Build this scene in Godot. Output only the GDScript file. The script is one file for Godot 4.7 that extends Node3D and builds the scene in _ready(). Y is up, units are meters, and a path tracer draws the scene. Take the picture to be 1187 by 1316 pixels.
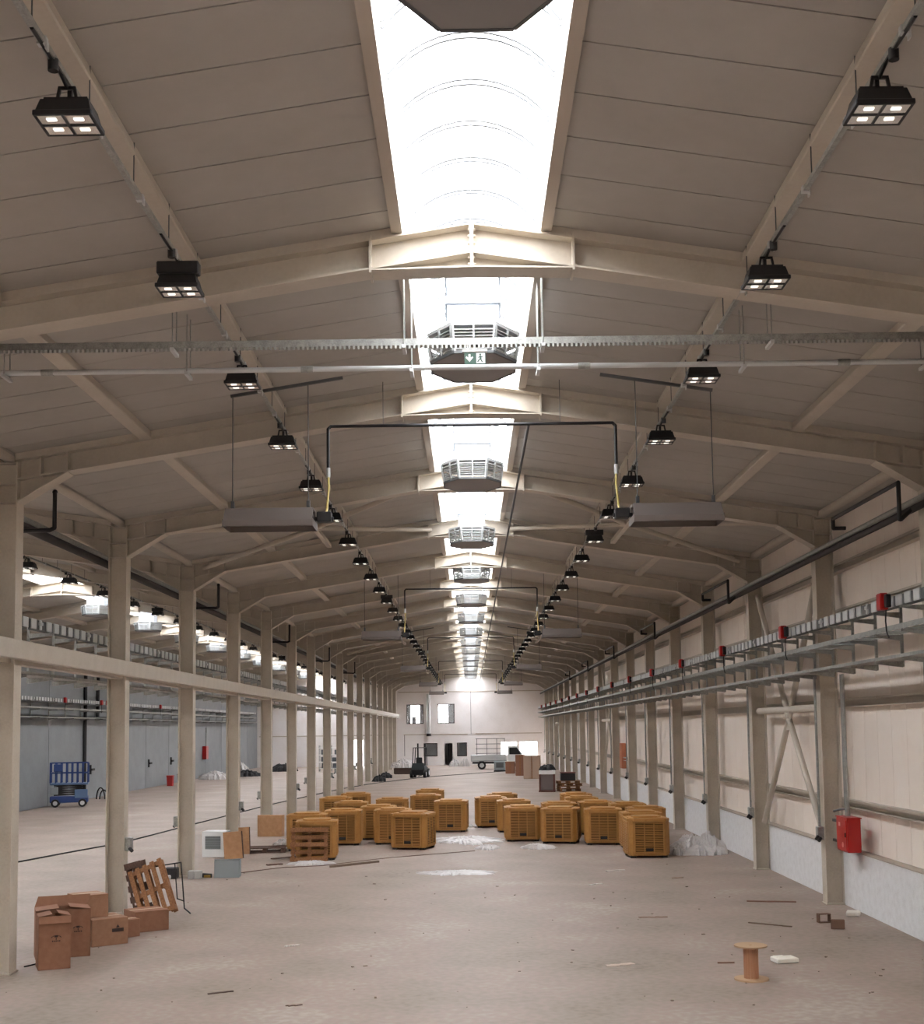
extends Node3D
# An industrial hall with a ridge skylight, a neighbouring hall behind the left column row,
# suspended services, and coolers, pallets and cartons on the dusty floor.
# World: x to the right, y up, depth d runs along -z (point (x, y, d) is Vector3(x, y, -d)).

const RIDGE_X := 0.08
const RIDGE_Y := 8.73
const SLOPE := 0.157
const HALF := 7.03
const RIDGE2_X := -13.98
const FAR_X := -20.5
const END_D := 120.3
const START_D := -5.4
const BAY0 := 12.65
const BAY := 6.0
const FRAMES := 20          # frame k stands at depth 0.65 + 6 k

var M := {}
var taken := {}
var rng := RandomNumberGenerator.new()

# ------------------------------------------------------------------ geometry helper
class Geo:
	var v := PackedVector3Array()
	var n := PackedVector3Array()
	var ix := PackedInt32Array()
	func quad(a: Vector3, b: Vector3, c: Vector3, d: Vector3) -> void:
		var nn := (c - a).cross(b - a)
		if nn.length() < 1e-12:
			nn = (d - b).cross(c - b)
		nn = nn.normalized()
		var s := v.size()
		for p in [a, b, c, d]:
			v.append(p); n.append(nn)
		for i in [0, 1, 2, 0, 2, 3]:
			ix.append(s + i)
	func tri(a: Vector3, b: Vector3, c: Vector3) -> void:
		var nn := (c - a).cross(b - a).normalized()
		var s := v.size()
		for p in [a, b, c]:
			v.append(p); n.append(nn)
		for i in 3:
			ix.append(s + i)
	func hexa(p: Array) -> void:   # p: 0-3 bottom loop, 4-7 top loop (both same turning); faces oriented from the centre
		var c := Vector3.ZERO
		for q in p: c += q
		c /= 8.0
		for f in [[0, 1, 2, 3], [4, 5, 6, 7], [0, 1, 5, 4], [1, 2, 6, 5], [2, 3, 7, 6], [3, 0, 4, 7]]:
			var a: Vector3 = p[f[0]]; var b: Vector3 = p[f[1]]; var d: Vector3 = p[f[2]]; var e: Vector3 = p[f[3]]
			var nn := (d - a).cross(b - a)
			if nn.dot((a + b + d + e) / 4.0 - c) < 0.0:
				quad(a, e, d, b)
			else:
				quad(a, b, d, e)
	func box(c: Vector3, s: Vector3, bs := Basis.IDENTITY) -> void:
		var h := s / 2.0
		var p := []
		for q in [Vector3(-1, -1, -1), Vector3(1, -1, -1), Vector3(1, -1, 1), Vector3(-1, -1, 1), Vector3(-1, 1, -1), Vector3(1, 1, -1), Vector3(1, 1, 1), Vector3(-1, 1, 1)]:
			p.append(c + bs * (q * h))
		hexa(p)
	func minmax(a: Vector3, b: Vector3) -> void:
		box((a + b) / 2.0, (b - a).abs())
	func cbox(c: Vector3, s: Vector3, ch: float, bs := Basis.IDENTITY) -> void:   # box with all edges chamfered
		var h := s / 2.0
		var ax := [Vector3.RIGHT, Vector3.UP, Vector3.BACK]
		var hh := [h.x, h.y, h.z]
		for a in 3:
			var b := (a + 1) % 3
			var d := (a + 2) % 3
			for sg in [-1.0, 1.0]:
				var o: Vector3 = ax[a] * hh[a] * sg
				var u: Vector3 = ax[b] * (hh[b] - ch)
				var w: Vector3 = ax[d] * (hh[d] - ch)
				oq([o - u - w, o + u - w, o + u + w, o - u + w], o, c, bs)
			for sb in [-1.0, 1.0]:
				for sd in [-1.0, 1.0]:
					var e: Vector3 = ax[a] * (hh[a] - ch)
					var p1: Vector3 = ax[b] * hh[b] * sb + ax[d] * (hh[d] - ch) * sd
					var p2: Vector3 = ax[b] * (hh[b] - ch) * sb + ax[d] * hh[d] * sd
					oq([p1 - e, p1 + e, p2 + e, p2 - e], p1 + p2, c, bs)
		for sx in [-1.0, 1.0]:
			for sy in [-1.0, 1.0]:
				for sz in [-1.0, 1.0]:
					var s3 := Vector3(sx, sy, sz)
					var a1 := Vector3(h.x, h.y - ch, h.z - ch) * s3
					var a2 := Vector3(h.x - ch, h.y, h.z - ch) * s3
					var a3 := Vector3(h.x - ch, h.y - ch, h.z) * s3
					if (a3 - a1).cross(a2 - a1).dot(s3) < 0.0:
						tri(c + bs * a1, c + bs * a3, c + bs * a2)
					else:
						tri(c + bs * a1, c + bs * a2, c + bs * a3)
	func oq(p: Array, out: Vector3, c: Vector3, bs: Basis) -> void:
		var nn: Vector3 = (p[2] - p[0]).cross(p[1] - p[0])
		if nn.dot(out) < 0.0:
			quad(c + bs * p[0], c + bs * p[3], c + bs * p[2], c + bs * p[1])
		else:
			quad(c + bs * p[0], c + bs * p[1], c + bs * p[2], c + bs * p[3])
	func bar(a: Vector3, b: Vector3, w: float, h: float, up := Vector3.UP) -> void:   # w across, h along up
		var z := (b - a).normalized()
		var x := up.cross(z)
		if x.length() < 1e-4:
			x = Vector3.RIGHT.cross(z)
		x = x.normalized()
		var y := z.cross(x).normalized()
		box((a + b) / 2.0, Vector3(w, h, a.distance_to(b)), Basis(x, y, z))
	func cyl(a: Vector3, b: Vector3, r0: float, r1 := -1.0, k := 10, caps := true) -> void:
		if r1 < 0.0: r1 = r0
		var z := (b - a).normalized()
		var x := (Vector3.UP if absf(z.y) < 0.9 else Vector3.RIGHT).cross(z).normalized()
		var y := z.cross(x)
		var s := v.size()
		for i in k + 1:
			var t := TAU * i / k
			var o := x * cos(t) + y * sin(t)
			v.append(a + o * r0); n.append(o)
			v.append(b + o * r1); n.append(o)
		for i in k:
			var q := s + 2 * i
			for j in [0, 1, 3, 0, 3, 2]:
				ix.append(q + j)
		if caps:
			for e in [[a, r0, -z], [b, r1, z]]:
				if e[1] < 1e-5: continue
				var s2 := v.size()
				v.append(e[0]); n.append(e[2])
				for i in k:
					var t := TAU * i / k
					v.append(e[0] + (x * cos(t) + y * sin(t)) * e[1]); n.append(e[2])
				for i in k:
					ix.append(s2); ix.append(s2 + 1 + i); ix.append(s2 + 1 + (i + 1) % k)
	func tube(path: Array, r: float, k := 8) -> void:
		for i in path.size() - 1:
			cyl(path[i], path[i + 1], r, r, k)
			if i > 0:
				ball(path[i], r, k)
	func ball(c: Vector3, r: float, k := 8, sc := Vector3.ONE) -> void:
		var s := v.size()
		var m := maxi(4, k / 2)
		for j in m + 1:
			var p := PI * j / m
			for i in k + 1:
				var t := TAU * i / k
				var o := Vector3(sin(p) * cos(t), cos(p), sin(p) * sin(t))
				v.append(c + o * r * sc); n.append((o / sc).normalized())
		for j in m:
			for i in k:
				var q := s + j * (k + 1) + i
				for w in [q, q + 1, q + k + 2, q, q + k + 2, q + k + 1]:
					ix.append(w)
	func prism(poly: PackedVector2Array, z0: float, z1: float, tr := Transform3D.IDENTITY) -> void:   # polygon in xy, extruded along z
		var p := poly
		if Geometry2D.is_polygon_clockwise(p):
			p = p.duplicate(); p.reverse()
		var t := Geometry2D.triangulate_polygon(p)
		for e in [[z0, -1.0], [z1, 1.0]]:
			var s := v.size()
			for q in p:
				v.append(tr * Vector3(q.x, q.y, e[0])); n.append((tr.basis * Vector3(0, 0, e[1])).normalized())
			for i in t: ix.append(s + i)
		for i in p.size():
			var a := p[i]; var b := p[(i + 1) % p.size()]
			var o := Vector3(b.y - a.y, a.x - b.x, 0)
			var s := v.size()
			for q in [Vector3(a.x, a.y, z0), Vector3(b.x, b.y, z0), Vector3(b.x, b.y, z1), Vector3(a.x, a.y, z1)]:
				v.append(tr * q); n.append((tr.basis * o).normalized())
			for j in [0, 1, 2, 0, 2, 3]: ix.append(s + j)
	func lathe(prof: Array, c: Vector3, k := 20) -> void:   # profile of (radius, height)
		for j in prof.size() - 1:
			var a: Vector2 = prof[j]; var b: Vector2 = prof[j + 1]
			var nn := Vector2(b.y - a.y, a.x - b.x).normalized()
			var s := v.size()
			for i in k + 1:
				var t := TAU * i / k
				for q in [a, b]:
					v.append(c + Vector3(cos(t) * q.x, q.y, sin(t) * q.x)); n.append(Vector3(cos(t) * nn.x, nn.y, sin(t) * nn.x))
			for i in k:
				for w in [0, 1, 3, 0, 3, 2]: ix.append(s + 2 * i + w)
	func ibeam(a: Vector3, b: Vector3, h: float, w: float, tw := 0.012, tf := 0.02, up := Vector3.UP) -> void:   # centre line a-b
		var z := (b - a).normalized()
		var x := up.cross(z).normalized()
		var y := z.cross(x).normalized()
		var off := y * (h / 2.0 - tf / 2.0)
		bar(a, b, tw, h - 2.0 * tf, y)
		bar(a + off, b + off, w, tf, y)
		bar(a - off, b - off, w, tf, y)
	func grid(pts: Array, nu: int, nv: int) -> void:   # smooth sheet, pts[j * nu + i]
		var s := v.size()
		for j in nv:
			for i in nu:
				var du: Vector3 = pts[j * nu + mini(i + 1, nu - 1)] - pts[j * nu + maxi(i - 1, 0)]
				var dv: Vector3 = pts[mini(j + 1, nv - 1) * nu + i] - pts[maxi(j - 1, 0) * nu + i]
				v.append(pts[j * nu + i]); n.append(dv.cross(du).normalized())
		for j in nv - 1:
			for i in nu - 1:
				var q := s + j * nu + i
				for w in [q, q + 1, q + nu + 1, q, q + nu + 1, q + nu]: ix.append(w)
	func mesh() -> ArrayMesh:
		for i in range(0, ix.size(), 3):   # winding follows the normals
			var p := v[ix[i]]
			var f := (v[ix[i + 2]] - p).cross(v[ix[i + 1]] - p)
			if f.dot(n[ix[i]] + n[ix[i + 1]] + n[ix[i + 2]]) < 0.0:
				var t := ix[i + 1]
				ix[i + 1] = ix[i + 2]
				ix[i + 2] = t
		var a := []
		a.resize(Mesh.ARRAY_MAX)
		a[Mesh.ARRAY_VERTEX] = v
		a[Mesh.ARRAY_NORMAL] = n
		a[Mesh.ARRAY_INDEX] = ix
		var m := ArrayMesh.new()
		m.add_surface_from_arrays(Mesh.PRIMITIVE_TRIANGLES, a)
		return m

func V(x: float, y: float, d: float) -> Vector3:
	return Vector3(x, y, -d)

func numbered(called: String) -> String:
	if not taken.has(called):
		taken[called] = 0
		return called
	taken[called] += 1
	return "%s_%03d" % [called, taken[called]]

func put(mesh: Mesh, called: String, m: Material, parent: Node, at := Vector3.ZERO) -> MeshInstance3D:
	var o := MeshInstance3D.new()
	o.mesh = mesh
	o.material_override = m
	o.name = numbered(called) if parent == self else called
	o.position = at
	parent.add_child(o, true)
	return o

func part(g: Geo, called: String, m: Material, parent: Node, at := Vector3.ZERO) -> MeshInstance3D:
	return put(g.mesh(), called, m, parent, at)

func thing(called: String, label: String, category: String, at := Vector3.ZERO, turn := 0.0, group := "") -> Node3D:
	var o := Node3D.new()
	o.name = numbered(called)
	add_child(o)
	o.position = at
	o.rotation_degrees.y = turn
	tag(o, label, category, group)
	return o

func tag(o: Node, label: String, category: String, group := "") -> Node:
	o.set_meta("label", label)
	o.set_meta("category", category)
	if group != "": o.set_meta("group", group)
	return o

func struct(called: String, at := Vector3.ZERO, label := "") -> Node3D:
	var o := Node3D.new()
	o.name = numbered(called)
	add_child(o)
	o.position = at
	o.set_meta("kind", "structure")
	if label != "": o.set_meta("label", label)
	return o

func dup(root: Node3D, at: Vector3, label: String, turn := 1e9) -> Node3D:
	var base := String(root.name)
	if base.length() > 4 and base[base.length() - 4] == "_" and base.right(3).is_valid_int(): base = base.left(base.length() - 4)
	var r: Node3D = root.duplicate()
	r.name = numbered(base)
	add_child(r)
	r.position = at
	if turn < 1e8: r.rotation_degrees.y = turn
	if label != "": r.set_meta("label", label)
	return r

const ORD := ["first", "second", "third", "fourth", "fifth", "sixth", "seventh", "eighth", "ninth", "tenth", "eleventh", "twelfth", "thirteenth", "fourteenth", "fifteenth", "sixteenth", "seventeenth", "eighteenth", "nineteenth", "twentieth", "twenty-first", "twenty-second", "twenty-third", "twenty-fourth", "twenty-fifth", "twenty-sixth", "twenty-seventh", "twenty-eighth", "twenty-ninth", "thirtieth", "thirty-first", "thirty-second", "thirty-third", "thirty-fourth", "thirty-fifth", "thirty-sixth", "thirty-seventh", "thirty-eighth"]

# ------------------------------------------------------------------ materials
func flat(c: Color, rough := 0.7, metal := 0.0) -> StandardMaterial3D:
	var m := StandardMaterial3D.new()
	m.albedo_color = c
	m.roughness = rough
	m.metallic = metal
	return m

func rgb(r: int, g: int, b: int) -> Color:
	return Color(r / 255.0, g / 255.0, b / 255.0)

func speckle(size: int, seed_: int, stops: Array, coarse: float, fine: float, mix: float) -> ImageTexture:
	# seamless two-scale noise mapped over colour stops [[t, Color], ...]
	var a := FastNoiseLite.new()
	a.seed = seed_
	a.frequency = coarse
	a.fractal_octaves = 5
	var ia := a.get_seamless_image(size, size)
	var b := FastNoiseLite.new()
	b.seed = seed_ + 7
	b.frequency = fine
	b.fractal_octaves = 3
	var ib := b.get_seamless_image(size, size)
	var gr := Gradient.new()
	gr.offsets = PackedFloat32Array(stops.map(func(s): return s[0]))
	gr.colors = PackedColorArray(stops.map(func(s): return s[1]))
	var lut := []
	for i in 256: lut.append(gr.sample(i / 255.0))
	var out := Image.create(size, size, false, Image.FORMAT_RGB8)
	for y in size:
		for x in size:
			var t := ia.get_pixel(x, y).r * (1.0 - mix) + ib.get_pixel(x, y).r * mix
			out.set_pixel(x, y, lut[clampi(int(t * 255.0), 0, 255)])
	out.generate_mipmaps()
	return ImageTexture.create_from_image(out)

func worldmat(tex: Texture2D, metres: float, rough := 0.75, world := true) -> StandardMaterial3D:
	var m := StandardMaterial3D.new()
	m.albedo_texture = tex
	m.uv1_triplanar = true
	m.uv1_world_triplanar = world
	m.uv1_scale = Vector3.ONE / metres
	m.roughness = rough
	return m

func make_materials() -> void:
	M.floor = worldmat(speckle(1024, 3, [[0.0, rgb(114, 100, 88)], [0.3, rgb(143, 128, 114)], [0.45, rgb(149, 134, 121)], [0.54, rgb(157, 135, 124)], [0.64, rgb(156, 141, 128)], [0.8, rgb(168, 154, 142)], [1.0, rgb(178, 166, 154)]], 0.006, 0.12, 0.42), 19.0, 0.6)
	M.steel = worldmat(speckle(256, 11, [[0.0, rgb(182, 172, 156)], [0.5, rgb(192, 182, 167)], [1.0, rgb(198, 189, 175)]], 0.02, 0.2, 0.4), 3.0, 0.5)
	M.column = worldmat(speckle(512, 15, [[0.0, rgb(164, 152, 136)], [0.2, rgb(186, 175, 158)], [0.5, rgb(196, 185, 168)], [1.0, rgb(202, 193, 178)]], 0.008, 0.09, 0.45), 2.6, 0.5)
	M.roof = worldmat(speckle(256, 21, [[0.0, rgb(162, 156, 146)], [0.5, rgb(169, 163, 154)], [1.0, rgb(175, 170, 162)]], 0.015, 0.1, 0.3), 6.0, 0.55)
	M.clad = worldmat(speckle(256, 25, [[0.0, rgb(239, 226, 213)], [0.5, rgb(243, 231, 219)], [1.0, rgb(245, 235, 224)]], 0.015, 0.1, 0.3), 6.0, 0.5)
	M.plinth = worldmat(speckle(512, 31, [[0.0, rgb(206, 204, 202)], [0.4, rgb(224, 223, 222)], [1.0, rgb(236, 236, 236)]], 0.02, 0.12, 0.5), 2.2, 0.8)
	M.greywall = worldmat(speckle(256, 35, [[0.0, rgb(122, 126, 128)], [0.5, rgb(131, 135, 137)], [1.0, rgb(139, 143, 145)]], 0.015, 0.1, 0.3), 6.0, 0.5)
	M.endwall = worldmat(speckle(256, 37, [[0.0, rgb(222, 215, 211)], [0.5, rgb(229, 223, 220)], [1.0, rgb(233, 228, 226)]], 0.015, 0.1, 0.3), 6.0, 0.6)
	M.galv = worldmat(speckle(256, 41, [[0.0, rgb(134, 135, 131)], [0.5, rgb(162, 163, 158)], [1.0, rgb(188, 189, 184)]], 0.03, 0.15, 0.5), 0.8, 0.4, false)
	M.galv.metallic = 0.55
	M.zinc = flat(rgb(205, 207, 206), 0.35, 0.5)
	M.darkgalv = flat(rgb(92, 94, 94), 0.5, 0.4)
	M.black = flat(rgb(24, 22, 23), 0.45)
	M.rubber = flat(rgb(30, 29, 29), 0.8)
	M.pipe = flat(rgb(44, 38, 36), 0.7)
	M.joint = flat(rgb(96, 88, 80), 0.8)
	M.groove = flat(rgb(84, 76, 68), 0.9)
	M.trim = flat(rgb(178, 166, 150), 0.5)
	var g := flat(Color(0.95, 0.97, 0.98, 0.22), 0.08)
	g.transparency = BaseMaterial3D.TRANSPARENCY_ALPHA
	M.pane = g
	var dg := flat(Color(0.9, 0.93, 0.94, 0.06), 0.05)
	dg.transparency = BaseMaterial3D.TRANSPARENCY_ALPHA
	M.clearpane = dg
	M.rib = flat(rgb(104, 107, 110), 0.6)
	M.white = flat(rgb(232, 232, 230), 0.6)
	M.red = flat(rgb(172, 22, 18), 0.35)
	M.dark = flat(rgb(40, 38, 38), 0.7)
	M.core = flat(rgb(182, 132, 100), 0.75)

# ------------------------------------------------------------------ the scene
func _ready() -> void:
	rng.seed = 20240611
	# camera
	var cam := Camera3D.new()
	cam.name = "camera"
	add_child(cam)
	cam.position = Vector3(0, 3.5, 0)
	cam.rotation_order = EULER_ORDER_YXZ
	cam.rotation_degrees = Vector3(4.7, 0, -0.75)
	cam.projection = Camera3D.PROJECTION_FRUSTUM
	cam.keep_aspect = Camera3D.KEEP_HEIGHT
	cam.near = 0.05
	cam.far = 600.0
	var focal := 1600.0
	cam.size = cam.near * 1316.0 / focal
	cam.frustum_offset = Vector2(593.5 - 602.28, 804.47 - 658.0) / focal * cam.near
	cam.current = true
	# overcast sky, the only light: it enters through the ridge skylights, windows and gates
	var env := Environment.new()
	env.background_mode = Environment.BG_SKY
	var sky := Sky.new()
	var sm := ProceduralSkyMaterial.new()
	sm.sky_top_color = rgb(243, 247, 255)
	sm.sky_horizon_color = rgb(250, 250, 250)
	sm.sky_curve = 0.3
	sm.ground_bottom_color = rgb(150, 145, 140)
	sm.ground_horizon_color = rgb(215, 214, 212)
	sm.sky_energy_multiplier = 3.0
	sm.ground_energy_multiplier = 3.0
	sky.sky_material = sm
	env.sky = sky
	env.tonemap_mode = Environment.TONE_MAPPER_LINEAR
	env.tonemap_exposure = 2.12
	env.sdfgi_enabled = true
	env.ssao_enabled = true
	env.ssil_enabled = true
	var we := WorldEnvironment.new()
	we.name = "world_environment"
	we.environment = env
	add_child(we)

	make_materials()
	build_shell()
	build_frames()
	build_services()
	build_wall_services()
	build_floor_things()

func roof_y(x: float, ridge: float) -> float:
	return RIDGE_Y + 0.08 - SLOPE * absf(x - ridge)

func build_shell() -> void:
	# ---- floor slab and the yard outside
	var fl := struct("floor")
	var g := Geo.new()
	g.minmax(V(-20.9, -0.3, START_D - 0.2), V(7.75, 0.0, END_D + 0.4))
	part(g, "slab", M.floor, fl)
	g = Geo.new()
	g.minmax(V(-60, -0.5, END_D + 0.4), V(60, -0.06, END_D + 120))
	var yard := part(g, "ground", flat(rgb(196, 188, 178), 0.9), self)
	yard.set_meta("kind", "structure")

	# ---- roofs: sandwich panels with recessed joints, purlins and eave tubes
	var ce := struct("ceiling")
	var pw := 0.76
	var near_n := int((48.0 - START_D) / pw)
	for hall in 2:
		var rx: float = [RIDGE_X, RIDGE2_X][hall]
		for side: float in [-1.0, 1.0]:
			var x0 := rx + side * 0.80
			var x1: float = rx + side * (HALF + 0.12)
			if hall == 0 and side > 0.0: x1 = 7.6
			if hall == 1 and side < 0.0: x1 = -20.9
			var pa := PackedVector2Array([Vector2(x0, roof_y(x0, rx)), Vector2(x1, roof_y(x1, rx)), Vector2(x1, roof_y(x1, rx) + 0.09), Vector2(x0, roof_y(x0, rx) + 0.09)])
			var pg := Geo.new()
			pg.prism(pa, -pw / 2.0 + 0.008, pw / 2.0 - 0.008)
			var pm := pg.mesh()
			var rest := Geo.new()
			var d := START_D + pw / 2.0
			var i := 0
			while d < END_D + pw:
				if hall == 0 and i < near_n and d > 4.0:
					put(pm, "roof_panel", M.roof, ce, Vector3(0, 0, -d))
				else:
					rest.prism(pa, -d - pw / 2.0 + 0.008, -d + pw / 2.0 - 0.008)
				d += pw
				i += 1
			var ro := part(rest, "roof_panel", M.roof, ce)
			ro.set_meta("kind", "stuff")
			var ps := PackedVector2Array()
			for q in pa: ps.append(q + Vector2(0, 0.092))
			g = Geo.new()
			g.prism(ps, -(END_D + 0.4), -(START_D - 0.2))
			part(g, "outer_sheet", M.groove, ce)
			# purlins between the frames
			for px: float in [2.9, 4.95]:
				var x: float = rx + side * px
				var pu := Geo.new()
				var py := roof_y(x, rx)
				pu.cbox(Vector3(0, -0.06, 0), Vector3(0.19, 0.12, BAY - 0.03), 0.012)
				var pmesh := pu.mesh()
				for k in range(1, FRAMES):
					if hall == 1 and k < 2: continue
					var o := put(pmesh, "purlin", M.steel, ce, V(x, py + 0.012, 0.65 + BAY * k + BAY / 2.0))
					o.rotation.z = -side * atan(SLOPE)
			# tube along the eave, from column head to column head
			g = Geo.new()
			var ex: float = rx + side * (HALF - 0.02)
			if not (hall == 1 and side > 0.0):
				g.cyl(V(ex, roof_y(ex, rx) - 0.01, START_D), V(ex, roof_y(ex, rx) - 0.01, END_D), 0.1, 0.1, 12)
				part(g, "eave_tube", M.steel, ce)

	# ---- ridge skylights: curb, arched ribs, bent panes
	for hall in 2:
		var rx: float = [RIDGE_X, RIDGE2_X][hall]
		var w := struct("window_%d" % (hall + 1), V(rx, RIDGE_Y - 0.035, 0), ["barrel-vaulted ridge skylight of the main hall", "barrel-vaulted ridge skylight of the neighbouring hall"][hall])
		for side: float in [-1.0, 1.0]:
			g = Geo.new()
			g.minmax(Vector3(side * 0.72, -0.03, -(END_D + 0.3)), Vector3(side * 0.80, 0.36, -START_D))
			part(g, "curb", M.trim, w)
			g = Geo.new()
			g.minmax(Vector3(side * 0.715, -0.075, -(END_D)), Vector3(side * 0.83, -0.005, -START_D))
			part(g, "edge_trim", M.trim, w)
		var R := 0.88        # arc through the curb tops
		var cyv := 0.36 - sqrt(R * R - 0.72 * 0.72)
		var arc := []
		var a0 := asin(0.72 / R)
		for i in 13:
			var t := -a0 + 2.0 * a0 * i / 12.0
			arc.append(Vector3(sin(t) * R, cyv + cos(t) * R, 0))
		var step := 0.78
		var pn := Geo.new()
		var pts := []
		for j in 2:
			for p in arc: pts.append(p + Vector3(0, 0, (0.5 - j) * (step - 0.02)))
		pn.grid(pts, 13, 2)
		var rb := Geo.new()
		for q in [-0.045, 0.045]:
			for i in 12:
				rb.bar(arc[i] * 0.995 + Vector3(0, 0, q), arc[i + 1] * 0.995 + Vector3(0, 0, q), 0.026, 0.03, (arc[i] + arc[i + 1]))
		var panem := pn.mesh()
		var ribm := rb.mesh()
		var d := START_D
		while d < END_D:
			if hall == 0 and d > 3.0 and d < 60.0:
				put(panem, "pane", M.pane, w, Vector3(0, 0, -(d + step / 2.0)))
				put(ribm, "rib", M.rib, w, Vector3(0, 0, -d))
				d += step
			else:
				var far := Geo.new()
				pts = []
				for j in 2:
					for p in arc: pts.append(p + Vector3(0, 0, -d - j * (step * 4.0 - 0.02)))
				far.grid(pts, 13, 2)
				part(far, "pane", M.pane, w)
				put(ribm, "rib", M.rib, w, Vector3(0, 0, -d))
				d += step * 4.0
		g = Geo.new()
		for e in [START_D - 0.1, END_D + 0.25]:
			g.minmax(Vector3(-0.8, -0.1, -e - 0.05), Vector3(0.8, 0.9, -e + 0.05))
		part(g, "end_cap", M.trim, w)

	# ---- right wall: plinth, cladding panels, girts
	var wr := struct("wall_right", V(7.4, 0, 0))
	g = Geo.new()
	g.minmax(V(-0.18, 0, START_D), V(0.3, 1.08, END_D))
	part(g, "plinth", M.plinth, wr)
	g = Geo.new()
	g.minmax(V(-0.2, 1.08, START_D), V(0.2, 1.095, END_D))
	part(g, "sill_flashing", M.trim, wr)
	g = Geo.new()
	g.minmax(V(0.1, 1.0, START_D), V(0.3, 7.9, END_D))
	part(g, "outer_sheet", M.groove, wr)
	var cp := Geo.new()
	cp.cbox(Vector3(0.05, 4.5, 0), Vector3(0.1, 6.8, pw - 0.006), 0.006)
	var cpm := cp.mesh()
	var far_c := Geo.new()
	var dd := START_D + pw / 2.0
	while dd < END_D:
		if dd > 12.0 and dd < 62.0: put(cpm, "wall_panel", M.clad, wr, Vector3(0, 0, -dd))
		else: far_c.minmax(V(0, 1.1, dd - pw / 2.0 + 0.003), V(0.1, 7.9, dd + pw / 2.0 - 0.003))
		dd += pw
	part(far_c, "wall_panel", M.clad, wr).set_meta("kind", "stuff")
	for gy: float in [1.96, 3.9, 5.66, 6.56]:
		var gm := Geo.new()
		gm.box(Vector3(-0.006, 0.0, 0), Vector3(0.012, 0.16, BAY - 0.02))
		gm.box(Vector3(-0.07, 0.076, 0), Vector3(0.14, 0.01, BAY - 0.02))
		gm.box(Vector3(-0.07, -0.076, 0), Vector3(0.14, 0.01, BAY - 0.02))
		gm.box(Vector3(-0.136, 0.058, 0), Vector3(0.008, 0.036, BAY - 0.02))
		var gmm := gm.mesh()
		for k in range(1, FRAMES):
			put(gmm, "girt", M.steel, wr, V(0, gy, 0.65 + BAY * k + 3.0))

	# ---- wall behind the camera
	var wf := struct("wall_front", V(0, 0, START_D))
	g = Geo.new()
	g.minmax(Vector3(-20.9, 0, 0), Vector3(7.75, 8.6, 0.2))
	part(g, "cladding", M.clad, wf)
	g = Geo.new()
	for rx: float in [RIDGE_X, RIDGE2_X]: g.minmax(Vector3(rx - 2.4, 8.2, 0), Vector3(rx + 2.4, 9.6, 0.2))
	part(g, "gable", M.clad, wf)

	# ---- far left wall of the neighbouring hall: tall insulated panels
	var wl := struct("wall_left", V(FAR_X, 0, 0))
	g = Geo.new()
	g.minmax(V(-0.4, 0, START_D), V(-0.1, 8.0, END_D))
	part(g, "backing", M.groove, wl)
	var seams := [START_D, 0.8, 6.8, 12.8, 18.8, 24.8, 30.8, 36.8, 42.8, 48.8, 54.8, 60.8, 66.8, 72.8, 79.0, 85.0, 91.0, 97.0, 103.0, 109.0, 115.0, END_D]
	for i in seams.size() - 1:
		for r in [[0.0, 4.35], [4.38, 7.9]]:
			g = Geo.new()
			var c := V(-0.05, (r[0] + r[1]) / 2.0, (seams[i] + seams[i + 1]) / 2.0)
			g.cbox(Vector3.ZERO, Vector3(0.1, r[1] - r[0], seams[i + 1] - seams[i] - 0.05), 0.012)
			part(g, "insulated_panel", M.greywall, wl, c)
	for sd: float in [67.4, 79.6, 85.5]:
		g = Geo.new()
		g.cbox(V(0.05, 1.55, sd), Vector3(0.08, 0.5, 0.12), 0.01)
		g.cbox(V(0.12, 1.55, sd + 0.2), Vector3(0.07, 0.12, 0.5), 0.01)
		part(g, "door_latch", M.dark, wl)

	# ---- end wall with its openings
	var wb := struct("wall_back", V(0, 0, END_D))
	var holes := [[-6.11, -4.48, 3.98, 5.86], [-3.12, -1.49, 4.0, 5.88], [-4.5, -3.17, 0.86, 2.12], [-2.48, -1.72, 0.0, 2.1], [-1.29, -0.33, 0.84, 2.14], [2.95, 4.45, 0.9, 2.14], [4.72, 6.42, 0.0, 2.14], [-11.25, -10.3, 0.0, 2.5]]
	var xs := [-20.9, 7.75]
	var ys := [0.0, 7.35]
	for q in holes:
		for j in 2:
			if not xs.has(q[j]): xs.append(q[j])
			if not ys.has(q[2 + j]): ys.append(q[2 + j])
	xs.sort(); ys.sort()
	g = Geo.new()
	for i in xs.size() - 1:
		for j in ys.size() - 1:
			var mx: float = (xs[i] + xs[i + 1]) / 2.0
			var my: float = (ys[j] + ys[j + 1]) / 2.0
			var solid := true
			for q in holes:
				if mx > q[0] and mx < q[1] and my > q[2] and my < q[3]: solid = false
			if solid: g.minmax(Vector3(xs[i], ys[j], -0.2), Vector3(xs[i + 1], ys[j + 1], 0.0))
	for rx: float in [RIDGE_X, RIDGE2_X]:
		g.prism(PackedVector2Array([Vector2(rx - 7.05, 7.35), Vector2(rx + 7.05, 7.35), Vector2(rx + 7.05, 7.7), Vector2(rx, 9.5), Vector2(rx - 7.05, 7.7)]), -0.2, 0.0)
	part(g, "masonry", M.endwall, wb)
	for e in [[-6.4, -0.25, 2.95], [0.5, 6.9, 2.98], [-20.3, -7.2, 2.95], [-6.9, 7.1, 7.05]]:
		g = Geo.new()
		g.minmax(Vector3(e[0], e[2] - 0.04, 0), Vector3(e[1], e[2] + 0.04, 0.05))
		part(g, "ledge", M.trim, wb)
	g = Geo.new()
	g.minmax(Vector3(-6.35, 0.9, 0), Vector3(-6.3, 2.95, 0.03))
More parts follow.
